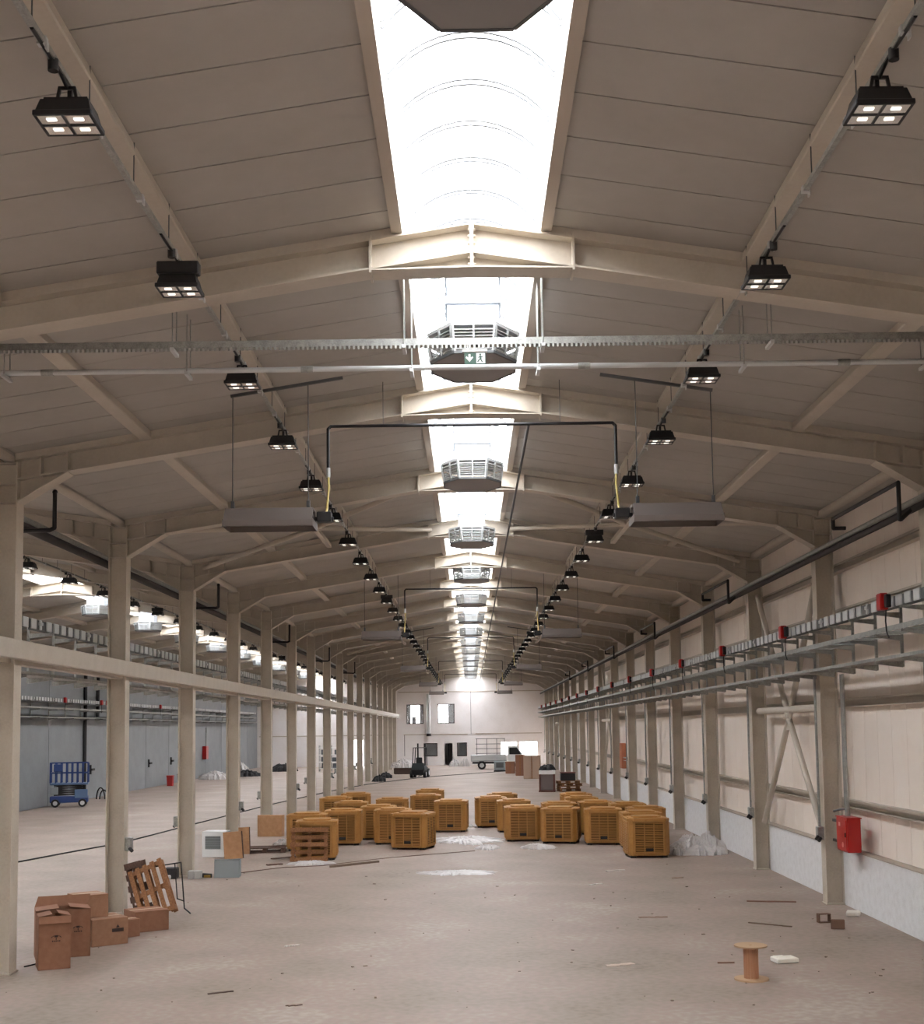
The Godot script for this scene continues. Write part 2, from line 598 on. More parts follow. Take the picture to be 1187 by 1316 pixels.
	g.minmax(Vector3(0.06, 2.95, 0), Vector3(0.1, 7.3, 0.02))
	part(g, "wall_joint", M.joint, wb)
	# unlit room behind the ground-floor door and windows
	g = Geo.new()
	g.minmax(Vector3(-7.2, -0.2, -9.2), Vector3(2.2, 2.8, -9.0))
	g.minmax(Vector3(-7.2, -0.2, -9.2), Vector3(-7.0, 2.8, -0.2))
	g.minmax(Vector3(2.0, -0.2, -9.2), Vector3(2.2, 2.8, -0.2))
	g.minmax(Vector3(-7.2, 2.6, -9.2), Vector3(2.2, 2.8, -0.2))
	g.minmax(Vector3(-7.2, -0.2, -9.2), Vector3(2.2, 0.0, -0.2))
	part(g, "room_behind", M.endwall, wb)
	# window and door leaves
	var frame_m := flat(rgb(58, 46, 42), 0.5)
	var wn := 3
	for q in [holes[0], holes[1], holes[2], holes[4]]:
		var wo := struct("window_%d" % wn, V((q[0] + q[1]) / 2.0, q[2], END_D + 0.08))
		wn += 1
		var hw: float = (q[1] - q[0]) / 2.0
		var hh: float = q[3] - q[2]
		g = Geo.new()
		g.minmax(Vector3(-hw, 0, -0.04), Vector3(-hw + 0.08, hh, 0.04))
		g.minmax(Vector3(hw - 0.08, 0, -0.04), Vector3(hw, hh, 0.04))
		g.minmax(Vector3(-hw, 0, -0.04), Vector3(hw, 0.08, 0.04))
		g.minmax(Vector3(-hw, hh - 0.08, -0.04), Vector3(hw, hh, 0.04))
		part(g, "window_frame", frame_m, wo)
		g = Geo.new()
		g.minmax(Vector3(-hw + 0.08, 0.08, -0.005), Vector3(hw - 0.08, hh - 0.08, 0.005))
		part(g, "pane", M.pane if q[2] > 3.0 else M.clearpane, wo)
	# dark shutters half across the two upper windows
	for e in [[-6.03, -5.72, 4.06, 5.78], [-4.86, -4.56, 4.06, 5.78], [-5.62, -5.2, 4.06, 4.7], [-2.12, -1.57, 4.08, 5.8]]:
		g = Geo.new()
		g.minmax(Vector3(e[0], e[2], -0.2), Vector3(e[1], e[3], -0.14))
		part(g, "shutter_leaf", frame_m, wb)
	var dr := struct("door_1", V(-2.48, 0, END_D + 0.1))
	g = Geo.new()
	g.cbox(Vector3(0.38, 1.04, -0.35), Vector3(0.04, 2.06, 0.72), 0.008)
	part(g, "leaf", frame_m, dr)
	# rain pipe and its bracket on the end wall
	var rp := thing("rain_pipe", "fat grey vertical pipe on the end wall between two upper windows", "pipe", V(-3.98, 2.85, END_D - 0.36))
	g = Geo.new()
	g.cyl(Vector3(0, 0.15, 0), Vector3(0, 4.0, 0), 0.19, 0.19, 14)
	part(g, "shaft", M.zinc, rp)
	g = Geo.new()
	g.cyl(Vector3(0, -0.05, 0), Vector3(0, 0.2, 0), 0.23, 0.23, 14)
	part(g, "end_collar", M.dark, rp)
	for y: float in [0.8, 3.2]:
		g = Geo.new()
		g.box(Vector3(0, y, -0.26), Vector3(0.06, 0.06, 0.18))
		part(g, "pipe_clip", M.dark, rp)

func build_frames() -> void:
	# ---- rafters: one per frame and hall
	var raf := thing("roof_rafter", "", "rafter", V(RIDGE_X, RIDGE_Y, 12.65), 0.0, "cream roof rafters")
	var g: Geo
	for side: float in [-1.0, 1.0]:
		var hc := 0.163
		g = Geo.new()
		g.ibeam(Vector3(0, -hc - 0.004, 0), Vector3(side * 6.87, -hc - SLOPE * 6.87 - 0.004, 0), 0.318, 0.3)
		part(g, "beam", M.steel, raf)
		g = Geo.new()   # haunch at the column
		g.prism(PackedVector2Array([Vector2(side * 6.1, -0.32 - SLOPE * 6.1), Vector2(side * 6.86, -0.32 - SLOPE * 6.86), Vector2(side * 6.86, -1.73)]), -0.006, 0.006)
		g.bar(Vector3(side * 6.1, -0.33 - SLOPE * 6.1, 0), Vector3(side * 6.86, -1.74, 0), 0.3, 0.02, Vector3(0, 1, 0))
		part(g, "haunch", M.steel, raf)
		g = Geo.new()   # bolted splice plate and shallow ridge gusset
		g.box(Vector3(side * 1.05, -0.33, 0), Vector3(0.024, 0.4, 0.32))
		part(g, "splice_plate", M.steel, raf)
		g = Geo.new()
		g.prism(PackedVector2Array([Vector2(0, -0.325), Vector2(side * 1.05, -0.49), Vector2(0, -0.47)]), -0.006, 0.006)
		g.bar(Vector3(0, -0.475, 0), Vector3(side * 1.05, -0.498, 0), 0.3, 0.016)
		part(g, "ridge_gusset", M.steel, raf)
		g = Geo.new()
		g.prism(PackedVector2Array([Vector2(side * 6.5, -0.02 - SLOPE * 6.5), Vector2(side * 6.52, -0.02 - SLOPE * 6.52), Vector2(side * 6.52, -0.34 - SLOPE * 6.52), Vector2(side * 6.5, -0.34 - SLOPE * 6.5)]), -0.14, 0.14)
		part(g, "stiffener", M.steel, raf)
		g = Geo.new()
		g.prism(PackedVector2Array([Vector2(side * 6.1, -0.02 - SLOPE * 6.1), Vector2(side * 6.115, -0.02 - SLOPE * 6.1), Vector2(side * 6.115, -0.33 - SLOPE * 6.1), Vector2(side * 6.1, -0.33 - SLOPE * 6.1)]), -0.14, 0.14)
		part(g, "stiffener", M.steel, raf)
	g = Geo.new()
	g.box(Vector3(0, -0.235, 0), Vector3(0.034, 0.5, 0.3))
	part(g, "ridge_plate", M.steel, raf)
	for sz in [-0.09, 0.09]:
		for i in 6:
			g = Geo.new()
			g.cyl(Vector3(-0.04, -0.06 - i * 0.075, sz), Vector3(0.04, -0.06 - i * 0.075, sz), 0.016, 0.016, 6)
			part(g, "bolt", M.steel, raf)
	for hall in 2:
		for k in range(2, FRAMES):
			var lab: String = ["cream steel roof rafter spanning the main hall, %s from the camera" % ORD[k - 2], "cream roof rafter in the hall beyond the left columns, %s from the camera" % ORD[k - 2]][hall]
			if hall == 0 and k == 2: raf.set_meta("label", lab)
			else: dup(raf, V([RIDGE_X, RIDGE2_X][hall], RIDGE_Y, 0.65 + BAY * k), lab)
	# ---- packing strips between the rafters and the roof
	var ce: Node3D = get_node("ceiling")
	for hall in 2:
		for side: float in [-1.0, 1.0]:
			var st := Geo.new()
			st.prism(PackedVector2Array([Vector2(side * 0.8, -SLOPE * 0.8), Vector2(side * 6.9, -SLOPE * 6.9), Vector2(side * 6.9, 0.085 - SLOPE * 6.9), Vector2(side * 0.8, 0.085 - SLOPE * 0.8)]), -0.13, 0.13)
			var stm := st.mesh()
			for k in range(2, FRAMES): put(stm, "packing_strip", M.steel, ce, V([RIDGE_X, RIDGE2_X][hall], RIDGE_Y, 0.65 + BAY * k))
	# ---- columns
	var col := thing("steel_column", "", "column", Vector3.ZERO, 0.0, "cream steel columns")
	g = Geo.new()
	g.ibeam(Vector3(0, 0.02, 0), Vector3(0, 7.6, 0), 0.36, 0.3, 0.012, 0.022, Vector3.RIGHT)
	part(g, "shaft", M.column, col)
	g = Geo.new()
	g.cbox(Vector3(0, 0.012, 0), Vector3(0.4, 0.024, 0.34), 0.004)
	part(g, "base_plate", M.column, col)
	for y in [6.98, 7.26, 7.58]:
		g = Geo.new()
		g.box(Vector3(0, y, 0), Vector3(0.32, 0.014, 0.28))
		part(g, "stiffener", M.steel, col)
	var firstc := true
	for row in 3:
		var x: float = [-6.95, 7.06, -20.98][row]
		for k in range(2, FRAMES):
			if row == 2: continue
			var lab: String = ["cream steel column in the left row, %s from the camera", "cream steel column along the right wall, %s from the camera"][row] % ORD[k - 2]
			if firstc:
				col.position = V(x, 0, 0.65 + BAY * k)
				col.set_meta("label", lab)
				firstc = false
			else: dup(col, V(x, 0, 0.65 + BAY * k), lab)

# ------------------------------------------------------------------ services under the roof
func make_floodlight(boxed: bool) -> Node3D:
	var t := thing("floodlight", "", "lamp", Vector3.ZERO, 0.0, "black floodlights in rows")
	var g := Geo.new()
	g.hexa([Vector3(-0.19, 0.03, -0.14), Vector3(0.19, 0.03, -0.14), Vector3(0.19, 0.03, 0.14), Vector3(-0.19, 0.03, 0.14), Vector3(-0.165, 0.13, -0.11), Vector3(0.165, 0.13, -0.11), Vector3(0.165, 0.13, 0.11), Vector3(-0.165, 0.13, 0.11)])
	for i in 5: g.box(Vector3(0, 0.14, -0.08 + i * 0.04), Vector3(0.3, 0.03, 0.012))
	part(g, "housing", M.black, t)
	g = Geo.new()
	for s: float in [-1.0, 1.0]:
		g.cbox(Vector3(s * 0.19, 0.012, 0), Vector3(0.025, 0.04, 0.32), 0.006)
		g.cbox(Vector3(0, 0.012, s * 0.148), Vector3(0.4, 0.04, 0.025), 0.006)
	g.box(Vector3(0, 0.004, 0), Vector3(0.016, 0.03, 0.3))
	g.box(Vector3(0, 0.004, 0), Vector3(0.38, 0.03, 0.016))
	part(g, "bezel", M.black, t)
	for sx: float in [-1.0, 1.0]:
		for sz: float in [-1.0, 1.0]:
			g = Geo.new()
			g.box(Vector3.ZERO, Vector3(0.17, 0.008, 0.13))
			var le := part(g, "lens", M.lens, t, Vector3(sx * 0.093, 0.0, sz * 0.072))
			g = Geo.new()
			g.cbox(Vector3(0, -0.006, 0.01), Vector3(0.07, 0.012, 0.035), 0.004)
			part(g, "diode", M.led, le)
	g = Geo.new()
	g.bar(Vector3(-0.07, 0.13, 0.05), Vector3(-0.05, 0.24, 0.05), 0.02, 0.02)
	g.bar(Vector3(0.07, 0.13, 0.05), Vector3(0.05, 0.24, 0.05), 0.02, 0.02)
	g.bar(Vector3(-0.06, 0.235, 0.05), Vector3(0.06, 0.235, 0.05), 0.02, 0.02)
	g.bar(Vector3(0, 0.13, -0.02), Vector3(0, 0.26, -0.02), 0.04, 0.03)
	part(g, "bracket", M.black, t)
	g = Geo.new()
	g.tube([Vector3(0.0, 0.235, 0.05), Vector3(0.0, 0.27, 0.2), Vector3(0.0, 0.262, 0.75)], 0.014, 6)
	part(g, "supply_cable", M.black, t)
	g = Geo.new()
	g.cyl(Vector3(0.0, 0.2, 0.34), Vector3(0.0, 0.28, 0.34), 0.035, 0.035, 10)
	part(g, "connector", M.black, t)
	if boxed:
		g = Geo.new()
		g.cbox(Vector3(0, 0.198, 0.06), Vector3(0.4, 0.12, 0.12), 0.01)
		part(g, "driver_box", M.black, t)
	return t

func make_diffuser() -> Node3D:
	var t := thing("air_diffuser", "", "air diffuser", Vector3.ZERO, 0.0, "octagonal air diffusers under the skylight")
	var oct := func(w: float, c: float) -> PackedVector2Array:
		var h := w / 2.0
		var l := h + 0.115
		var e := c * 1.5
		return PackedVector2Array([Vector2(-h + c, -l), Vector2(h - c, -l), Vector2(h, -l + e), Vector2(h, l - e), Vector2(h - c, l), Vector2(-h + c, l), Vector2(-h, l - e), Vector2(-h, -l + e)])
	var flatx := Transform3D(Basis(Vector3.RIGHT, Vector3.BACK, Vector3.DOWN), Vector3.ZERO)
	var bot: PackedVector2Array = oct.call(1.02, 0.275)
	var top: PackedVector2Array = oct.call(1.12, 0.30)
	var g := Geo.new()
	g.prism(oct.call(0.99, 0.265), -0.035, -0.005, flatx)
	part(g, "base_plate", M.ductgrey, t)
	g = Geo.new()
	for i in 8:
		var a := bot[i]; var b := bot[(i + 1) % 8]
		g.bar(Vector3(a.x, 0.018, a.y), Vector3(b.x, 0.018, b.y), 0.03, 0.036)
	part(g, "rim", M.darkgalv, t)
	g = Geo.new()
	g.prism(top, -0.37, -0.33, flatx)
	part(g, "cover", M.zinc, t)
	for i in 8:
		var a := bot[i]; var b := bot[(i + 1) % 8]
		var a2 := top[i]; var b2 := top[(i + 1) % 8]
		g = Geo.new()
		for j in 7:
			var f := 0.06 + j * 0.13
			var p := a.lerp(a2, f); var q := b.lerp(b2, f)
			var mid := (p + q) / 2.0
			var o := Vector3(mid.x, 0, mid.y).normalized()
			g.bar(Vector3(p.x, 0.045 + f * 0.28, p.y), Vector3(q.x, 0.045 + f * 0.28, q.y), 0.035, 0.004, (Vector3.UP + o * 0.8).normalized())
		for f in [0.03, 0.5, 0.97]:
			var p := a.lerp(b, f); var q := a2.lerp(b2, f)
			g.bar(Vector3(p.x, 0.03, p.y) * 1.0, Vector3(q.x, 0.33, q.y), 0.022, 0.03, Vector3(mid_n(a, b).x, 0, mid_n(a, b).y))
		part(g, "louvre", M.zinc, t)
	g = Geo.new()
	for i in 4: 
		var c := [Vector2(-0.31, -0.31), Vector2(0.31, -0.31), Vector2(0.31, 0.31), Vector2(-0.31, 0.31)]
		var a: Vector2 = c[i]; var b: Vector2 = c[(i + 1) % 4]
		g.bar(Vector3(a.x, 0.95, a.y), Vector3(b.x, 0.95, b.y), 0.01, 1.2, Vector3.UP)
	for y in [0.38, 0.72, 1.06, 1.4]:
		for s: float in [-1.0, 1.0]:
			g.box(Vector3(0, y, s * 0.325), Vector3(0.68, 0.03, 0.03))
			g.box(Vector3(s * 0.325, y, 0), Vector3(0.03, 0.03, 0.62))
	part(g, "duct", M.duct, t)
	return t

func mid_n(a: Vector2, b: Vector2) -> Vector2:
	return ((a + b) / 2.0).normalized()

func build_services() -> void:
	var g: Geo
	M.lens = flat(rgb(246, 244, 240), 0.22, 0.85)
	M.led = flat(rgb(255, 255, 250), 0.2)
	M.led.emission_enabled = true
	M.led.emission = rgb(255, 250, 240)
	M.led.emission_energy_multiplier = 0.55
	M.ductgrey = flat(rgb(134, 130, 128), 0.55, 0.1)
	M.duct = flat(rgb(150, 156, 164), 0.4)
	M.duct.backlight_enabled = true
	M.duct.backlight = Color(0.12, 0.13, 0.14)
	M.yellow = flat(rgb(196, 176, 104), 0.5)
	M.heater = flat(rgb(118, 109, 103), 0.5, 0.3)
	# ---- lighting rails with threaded rods, and the floodlights under them
	var rails := [[-2.72, RIDGE_X - 2.75, "thin galvanised lighting rail hung below the left roof slope", -1.0], [2.88, RIDGE_X + 2.75, "thin galvanised lighting rail hung below the right roof slope", 1.0], [RIDGE2_X + 2.8, RIDGE2_X + 2.8, "thin lighting rail in the hall beyond the left columns", 1.0]]
	var plainl := make_floodlight(false)
	var boxl := make_floodlight(true)
	var used := [false, false]
	for ri in 3:
		var r = rails[ri]
		var d0: float = 5.5 if ri < 2 else 28.0
		var rail := thing("lighting_rail", r[2], "rail", V(r[0], 7.985, d0))
		g = Geo.new()
		g.minmax(V(-0.022, -0.02, 0), V(0.022, 0.02, 118.5 - d0))
		part(g, "channel", M.galv, rail)
		var rod := Geo.new()
		rod.cyl(Vector3(0, 0, 0), Vector3(0, 0.42, 0), 0.006, 0.006, 5)
		var rodm := rod.mesh()
		var br := Geo.new()
		br.box(Vector3(0, 0.40, 0), Vector3(0.06, 0.008, 0.04))
		br.box(Vector3(-r[3] * 0.03, 0.44, 0), Vector3(0.008, 0.09, 0.04))
		var brm := br.mesh()
		var cp := Geo.new()
		cp.box(Vector3(0, 0, 0), Vector3(0.06, 0.055, 0.05))
		cp.box(Vector3(0.03, -0.03, 0), Vector3(0.012, 0.06, 0.05))
		var cpm := cp.mesh()
		var d := 0.85
		while d < 118.0 - d0:
			if d0 + d < 90.0 and fposmod(d0 + d - 0.65, 6.0) > 0.25 and fposmod(d0 + d - 0.65, 6.0) < 5.75:
				put(rodm, "hanger_rod", M.darkgalv, rail, V(0, 0, d))
				put(brm, "hanger_bracket", M.steel, rail, V(0, 0, d))
				put(cpm, "coupler", M.zinc, rail, V(0, 0, d + 0.2))
			d += 1.2
		var n := 0
		for i in 34:
			var ld := 8.3 + 3.3 * i
			if ld < d0 + 1.0: continue
			var boxed: bool = (ri == 0 and i in [1, 10, 19, 28]) or (ri == 1 and i in [6, 15, 24]) or (ri == 2 and i % 9 == 2)
			var lab: String = ["black floodlight on the left lighting rail, %s from the camera", "black floodlight on the right lighting rail, %s from the camera", "black floodlight beyond the left columns, %s from the camera"][ri] % ORD[n]
			if boxed: lab = lab.replace("floodlight", "floodlight with square driver box")
			n += 1
			var src := boxl if boxed else plainl
			var at := V(r[0] - r[3] * 0.0, 7.70, ld)
			if used[int(boxed)]: dup(src, at, lab)
			else:
				src.position = at
				src.set_meta("label", lab)
				used[int(boxed)] = true
	# ---- diffusers
	var dif := make_diffuser()
	var cnt := 0
	for i in 15:
		var lab: String = "octagonal louvred air diffuser below the main skylight, %s from the camera" % ORD[i]
		var at := V(RIDGE_X + 0.02, 7.9, 6.92 if i == 0 else 14.97 + 7.4 * (i - 1))
		if i == 0:
			dif.position = at
			dif.set_meta("label", lab)
		else: dup(dif, at, lab)
	for i in range(4, 13):
		dup(dif, V(RIDGE2_X, 7.9, 17.1 + 7.4 * i), "pale air diffuser below the skylight beyond the left columns, %s from the camera" % ORD[i - 4]).set_meta("group", "air diffusers in the neighbouring hall")
	# ---- tray and conduit crossing the hall
	var tr := thing("cable_tray", "galvanised perforated cable tray crossing the hall near the camera", "cable tray", V(0, 7.66, 13.2))
	g = Geo.new()
	g.minmax(Vector3(-6.7, -0.03, -0.05), Vector3(6.85, -0.024, 0.05))
	for s: float in [-0.05, 0.05]: g.minmax(Vector3(-6.7, -0.03, s - 0.004), Vector3(6.85, 0.045, s + 0.004))
	part(g, "channel", M.galv, tr)
	g = Geo.new()
	var x := -6.6
	while x < 6.8:
		g.box(Vector3(x, -0.047, 0.05), Vector3(0.022, 0.034, 0.006))
		x += 0.05
	var comb := part(g, "perforated_edge", M.galv, tr)
	comb.set_meta("kind", "stuff")
	var cd := thing("electrical_conduit", "round galvanised conduit crossing the hall behind the perforated tray", "conduit", V(0, 7.66, 14.1))
	g = Geo.new()
	g.cyl(Vector3(-6.7, 0, 0), Vector3(6.85, 0, 0), 0.032, 0.032, 12)
	part(g, "tube", M.zinc, cd)
	for cx: float in [-4.9, -1.9, 1.3, 4.3]:
		g = Geo.new()
		g.cyl(Vector3(cx, 0, 0), Vector3(cx + 0.14, 0, 0), 0.04, 0.04, 12)
		part(g, "coupling", M.galv, cd)
	for e in [[tr, [-5.3, -3.15, -0.66, 0.84, 3.3, 5.35], 13.2, 7.66], [cd, [-5.3, -3.2, -0.62, 0.84, 3.2, 5.3], 14.1, 7.66]]:
		for hx: float in e[1]:
			var top: float = roof_y(hx, RIDGE_X) - float(e[3])
			for dz: float in [-0.09, 0.09]:
				g = Geo.new()
				g.cyl(Vector3(0, -0.07, dz), Vector3(0, top + 0.02, dz), 0.007, 0.007, 6)
				part(g, "hanger_rod", M.galv, e[0], Vector3(hx, 0, 0))
			g = Geo.new()
			g.box(Vector3(0, -0.06, 0), Vector3(0.04, 0.035, 0.26))
			part(g, "trapeze", M.zinc, e[0], Vector3(hx, 0, 0))
	# exit sign under the tray
	var ex := thing("exit_sign", "small green and white emergency exit sign hung over the hall", "sign", V(0.105, 7.48, 13.15))
	g = Geo.new()
	g.cbox(Vector3(0, 0.075, 0), Vector3(0.27, 0.03, 0.06), 0.006)
	g.cyl(Vector3(-0.08, 0.09, 0), Vector3(-0.08, 0.19, 0), 0.006, 0.006, 6)
	g.cyl(Vector3(0.08, 0.09, 0), Vector3(0.08, 0.19, 0), 0.006, 0.006, 6)
	part(g, "housing", M.white, ex)
	var green := flat(rgb(18, 72, 48), 0.4)
	g = Geo.new()
	g.minmax(Vector3(-0.115, -0.07, -0.012), Vector3(0.115, 0.06, 0.012))
	part(g, "panel", green, ex)
	g = Geo.new()
	g.prism(PackedVector2Array([Vector2(-0.072, 0.04), Vector2(-0.048, 0.04), Vector2(-0.048, 0.0), Vector2(-0.028, 0.018), Vector2(-0.018, 0.002), Vector2(-0.06, -0.045), Vector2(-0.102, 0.002), Vector2(-0.092, 0.018), Vector2(-0.072, 0.0)]), 0.012, 0.015)
	part(g, "arrow", M.white, ex)
	g = Geo.new()
	g.minmax(Vector3(0.012, -0.062, 0.012), Vector3(0.108, 0.052, 0.0145))
	part(g, "doorway_symbol", M.white, ex)
	g = Geo.new()
	g.cyl(Vector3(0.056, 0.034, 0.0146), Vector3(0.056, 0.034, 0.0165), 0.011, 0.011, 10)
	for q in [[0.056, 0.02, 0.06, -0.016, 0.02], [0.06, -0.016, 0.078, -0.05, 0.011], [0.058, -0.014, 0.036, -0.03, 0.011], [0.036, -0.03, 0.028, -0.05, 0.01], [0.058, 0.016, 0.084, 0.004, 0.008], [0.054, 0.014, 0.034, 0.0, 0.008]]:
		g.bar(Vector3(q[0], q[1], 0.0155), Vector3(q[2], q[3], 0.0155), q[4], 0.002, Vector3.BACK)
	part(g, "running_figure", green, ex)
	# ---- gas mains along the roof, drops to pairs of radiant heaters
	var gm := thing("gas_main", "thin black gas pipe running the hall's length right of the skylight", "pipe", V(0.92, 7.95, 18.0))
	g = Geo.new()
	g.tube([Vector3(0, 0, 0), V(0, -0.22, 100.5)], 0.021, 8)
	part(g, "tube", M.black, gm)
	for i in 5:
		var hd := 16.9 + 21.5 * i - (1.5 if i == 4 else 0.0)
		var w: String = ["nearest pair of heaters", "second pair of heaters", "third pair of heaters", "fourth pair of heaters", "farthest pair of heaters"][i]
		var gl := thing("gas_line", "black U-shaped gas pipe feeding the %s" % w, "pipe", V(0.08, 7.95, hd + 1.1))
		g = Geo.new()
		g.tube([Vector3(-2.11, -0.66, 0), Vector3(-2.11, -0.04, 0), Vector3(-2.07, 0, 0), Vector3(2.07, 0, 0), Vector3(2.11, -0.04, 0), Vector3(2.11, -0.66, 0)], 0.024, 8)
		part(g, "tube", M.black, gl)
		for hx: float in [-1.3, 1.3]:
			g = Geo.new()
			g.cyl(Vector3(hx, 0, 0), Vector3(hx, roof_y(0.08 + hx, RIDGE_X) - 7.94, 0), 0.005, 0.005, 5)
			part(g, "hanger_rod", M.darkgalv, gl)
		for side: float in [-1.0, 1.0]:
			g = Geo.new()
			g.tube([Vector3(side * 2.11, -0.66, 0), Vector3(side * 2.1, -0.9, 0.01), Vector3(side * 2.12, -1.25, 0.1), Vector3(side * 2.1, -1.45, 0.5)], 0.017, 6)
			part(g, "flexible_hose", M.yellow, gl)
			g = Geo.new()
			g.cyl(Vector3(side * 2.11, -0.76, 0), Vector3(side * 2.11, -0.62, 0), 0.032, 0.032, 8)
			part(g, "union_nut", M.zinc, gl)
		for side: float in [-1.0, 1.0]:
			var ht := thing("radiant_heater", "grey radiant heater hood hung at %s, %s of the %s" % [["left", "right"][int(side > 0)], "left one" if side < 0 else "right one", w], "heater", V(0.08 + side * 2.78, 6.36, hd), 0.0, "hung radiant heaters")
			if side > 0: ht.set_meta("label", "grey radiant heater hood hung right of the skylight, in the %s" % w)
			else: ht.set_meta("label", "grey radiant heater hood hung left of the skylight, in the %s" % w)
			var tz := Transform3D(Basis(Vector3.BACK, Vector3.UP, Vector3.LEFT), Vector3.ZERO)
			g = Geo.new()
			g.prism(PackedVector2Array([Vector2(-0.26, -0.02), Vector2(-0.24, -0.02), Vector2(-0.11, 0.15), Vector2(0.11, 0.15), Vector2(0.24, -0.02), Vector2(0.26, -0.02), Vector2(0.125, 0.17), Vector2(-0.125, 0.17)]), -0.6, 0.6, tz)
			part(g, "hood", M.heater, ht)
			g = Geo.new()
			for s: float in [-0.27, 0.27]: g.minmax(Vector3(-0.61, -0.1, s - 0.008), Vector3(0.61, -0.02, s + 0.008))
			for s: float in [-0.61, 0.6]: g.minmax(Vector3(s, -0.1, -0.27), Vector3(s + 0.01, 0.0, 0.27))
			part(g, "reflector_skirt", M.heater, ht)
			for s: float in [-0.11, 0.11]:
				g = Geo.new()
				g.cyl(Vector3(-0.6, 0.03, s), Vector3(0.6, 0.03, s), 0.05, 0.05, 10)
				part(g, "radiant_tube", M.pipe, ht)
			g = Geo.new()
			g.cbox(Vector3(-side * 0.74, 0.05, 0), Vector3(0.2, 0.14, 0.16), 0.012)
			g.cyl(Vector3(-side * 0.86, 0.03, 0), Vector3(-side * 0.6, 0.03, 0), 0.03, 0.03, 8)
			part(g, "burner", M.black, ht)
			for cx: float in [-0.52, 0.52]:
				g = Geo.new()
				var top: float = roof_y(0.08 + side * 2.78 + cx, RIDGE_X) - 6.36 - 0.17
				g.cyl(Vector3(cx, 0.16, 0), Vector3(cx, top, 0), 0.008, 0.008, 5)
				part(g, "chain", M.darkgalv, ht)
				g = Geo.new()
				g.cbox(Vector3(cx, 0.22, 0), Vector3(0.05, 0.14, 0.03), 0.006)
				part(g, "chain_clip", M.darkgalv, ht)
			g = Geo.new()
			var b0: float = -side * 1.0
			var b1 := side * 0.55
			g.bar(Vector3(b0, roof_y(0.08 + side * 2.78 + b0, RIDGE_X) - 6.36 - 0.17, 0), Vector3(b1, roof_y(0.08 + side * 2.78 + b1, RIDGE_X) - 6.36 - 0.17, 0), 0.04, 0.04)
			part(g, "mounting_bar", M.darkgalv, ht)
	# ---- long pipes below the eaves with their loops
	var pr := thing("heating_pipe", "dark pipe running below the right eave past all the columns", "pipe", V(6.74, 6.72, 2.0))
	g = Geo.new()
	g.cyl(Vector3.ZERO, V(0, 0, 117), 0.055, 0.055, 12)
	part(g, "tube", M.pipe, pr)
	for ld: float in [16.6, 29.1, 41.6, 54.1, 66.6, 79.1]:
		g = Geo.new()
		g.tube([V(-0.02, 0, ld), V(-0.2, -0.16, ld), V(-0.22, -0.16, ld), V(-0.22, 0.4, ld), V(-0.22, 0.42, ld + 3.4), V(-0.22, 0.25, ld + 3.4), V(0, 0.25, ld + 3.4)], 0.035, 8)
		part(g, "expansion_loop", M.black, pr)
	var ps := thing("steel_pipe", "pale grey pipe lying just above the dark pipe at the right eave", "pipe", V(6.78, 6.85, 2.0))
	g = Geo.new()
	g.cyl(Vector3.ZERO, V(0, 0, 117), 0.05, 0.05, 12)
	part(g, "tube", M.galv, ps)
	var pl := thing("heating_pipe", "dark pipe running below the left eave behind the column row", "pipe", V(-7.3, 6.9, 14.0))
	g = Geo.new()
	g.cyl(Vector3.ZERO, V(0, 0, 105), 0.075, 0.075, 12)
	part(g, "tube", M.pipe, pl)
	for ld: float in [5.4, 18.2, 31.0, 43.8, 56.6]:
		g = Geo.new()
		g.tube([V(0.8, 0.42, ld), V(0.8, -0.17, ld), V(0.72, -0.2, ld + 0.03), V(0.0, -0.16, ld + 0.35), V(0, 0, ld + 0.4)], 0.035, 8)
		g.ball(V(0.8, 0.4, ld), 0.045)
		part(g, "branch", M.black, pl)
	ps = thing("steel_pipe", "pale grey pipe above the dark pipe behind the left column row", "pipe", V(-7.36, 7.06, 14.0))
	g = Geo.new()
	g.cyl(Vector3.ZERO, V(0, 0, 105), 0.05, 0.05, 12)
	part(g, "tube", M.galv, ps)
	# ---- roof cross braces
	for bi in 3:
		var d0 := 24.65 + 36.0 * bi
		for side: float in [-1.0, 1.0]:
			var nx := RIDGE_X + side * 3.5
			var node := V(nx, roof_y(nx, RIDGE_X) - 0.24, d0 + 3.0)
			var rb := thing("roof_brace", "cream tubular cross brace under the %s roof slope, in the %s braced bay" % ["left" if side < 0 else "right", ORD[bi]], "brace", node)
			for q in [[1.0, 0.1], [1.0, 5.9], [6.6, 0.1], [6.6, 5.9]]:
				var ex2: float = RIDGE_X + side * float(q[0])
				g = Geo.new()
				g.cyl(Vector3.ZERO, V(ex2, roof_y(ex2, RIDGE_X) - 0.24, d0 + float(q[1])) - node, 0.055, 0.055, 10)
				part(g, "tube", M.steel, rb)
			g = Geo.new()
			g.bar(Vector3.ZERO, V(0, 0.02, 2.85), 0.11, 0.09)
			g.bar(Vector3.ZERO, V(0, 0.0, -1.0), 0.11, 0.09)
			part(g, "strut", M.steel, rb)
			g = Geo.new()
			g.box(Vector3.ZERO, Vector3(0.3, 0.016, 0.3))
			part(g, "node_plate", M.steel, rb)

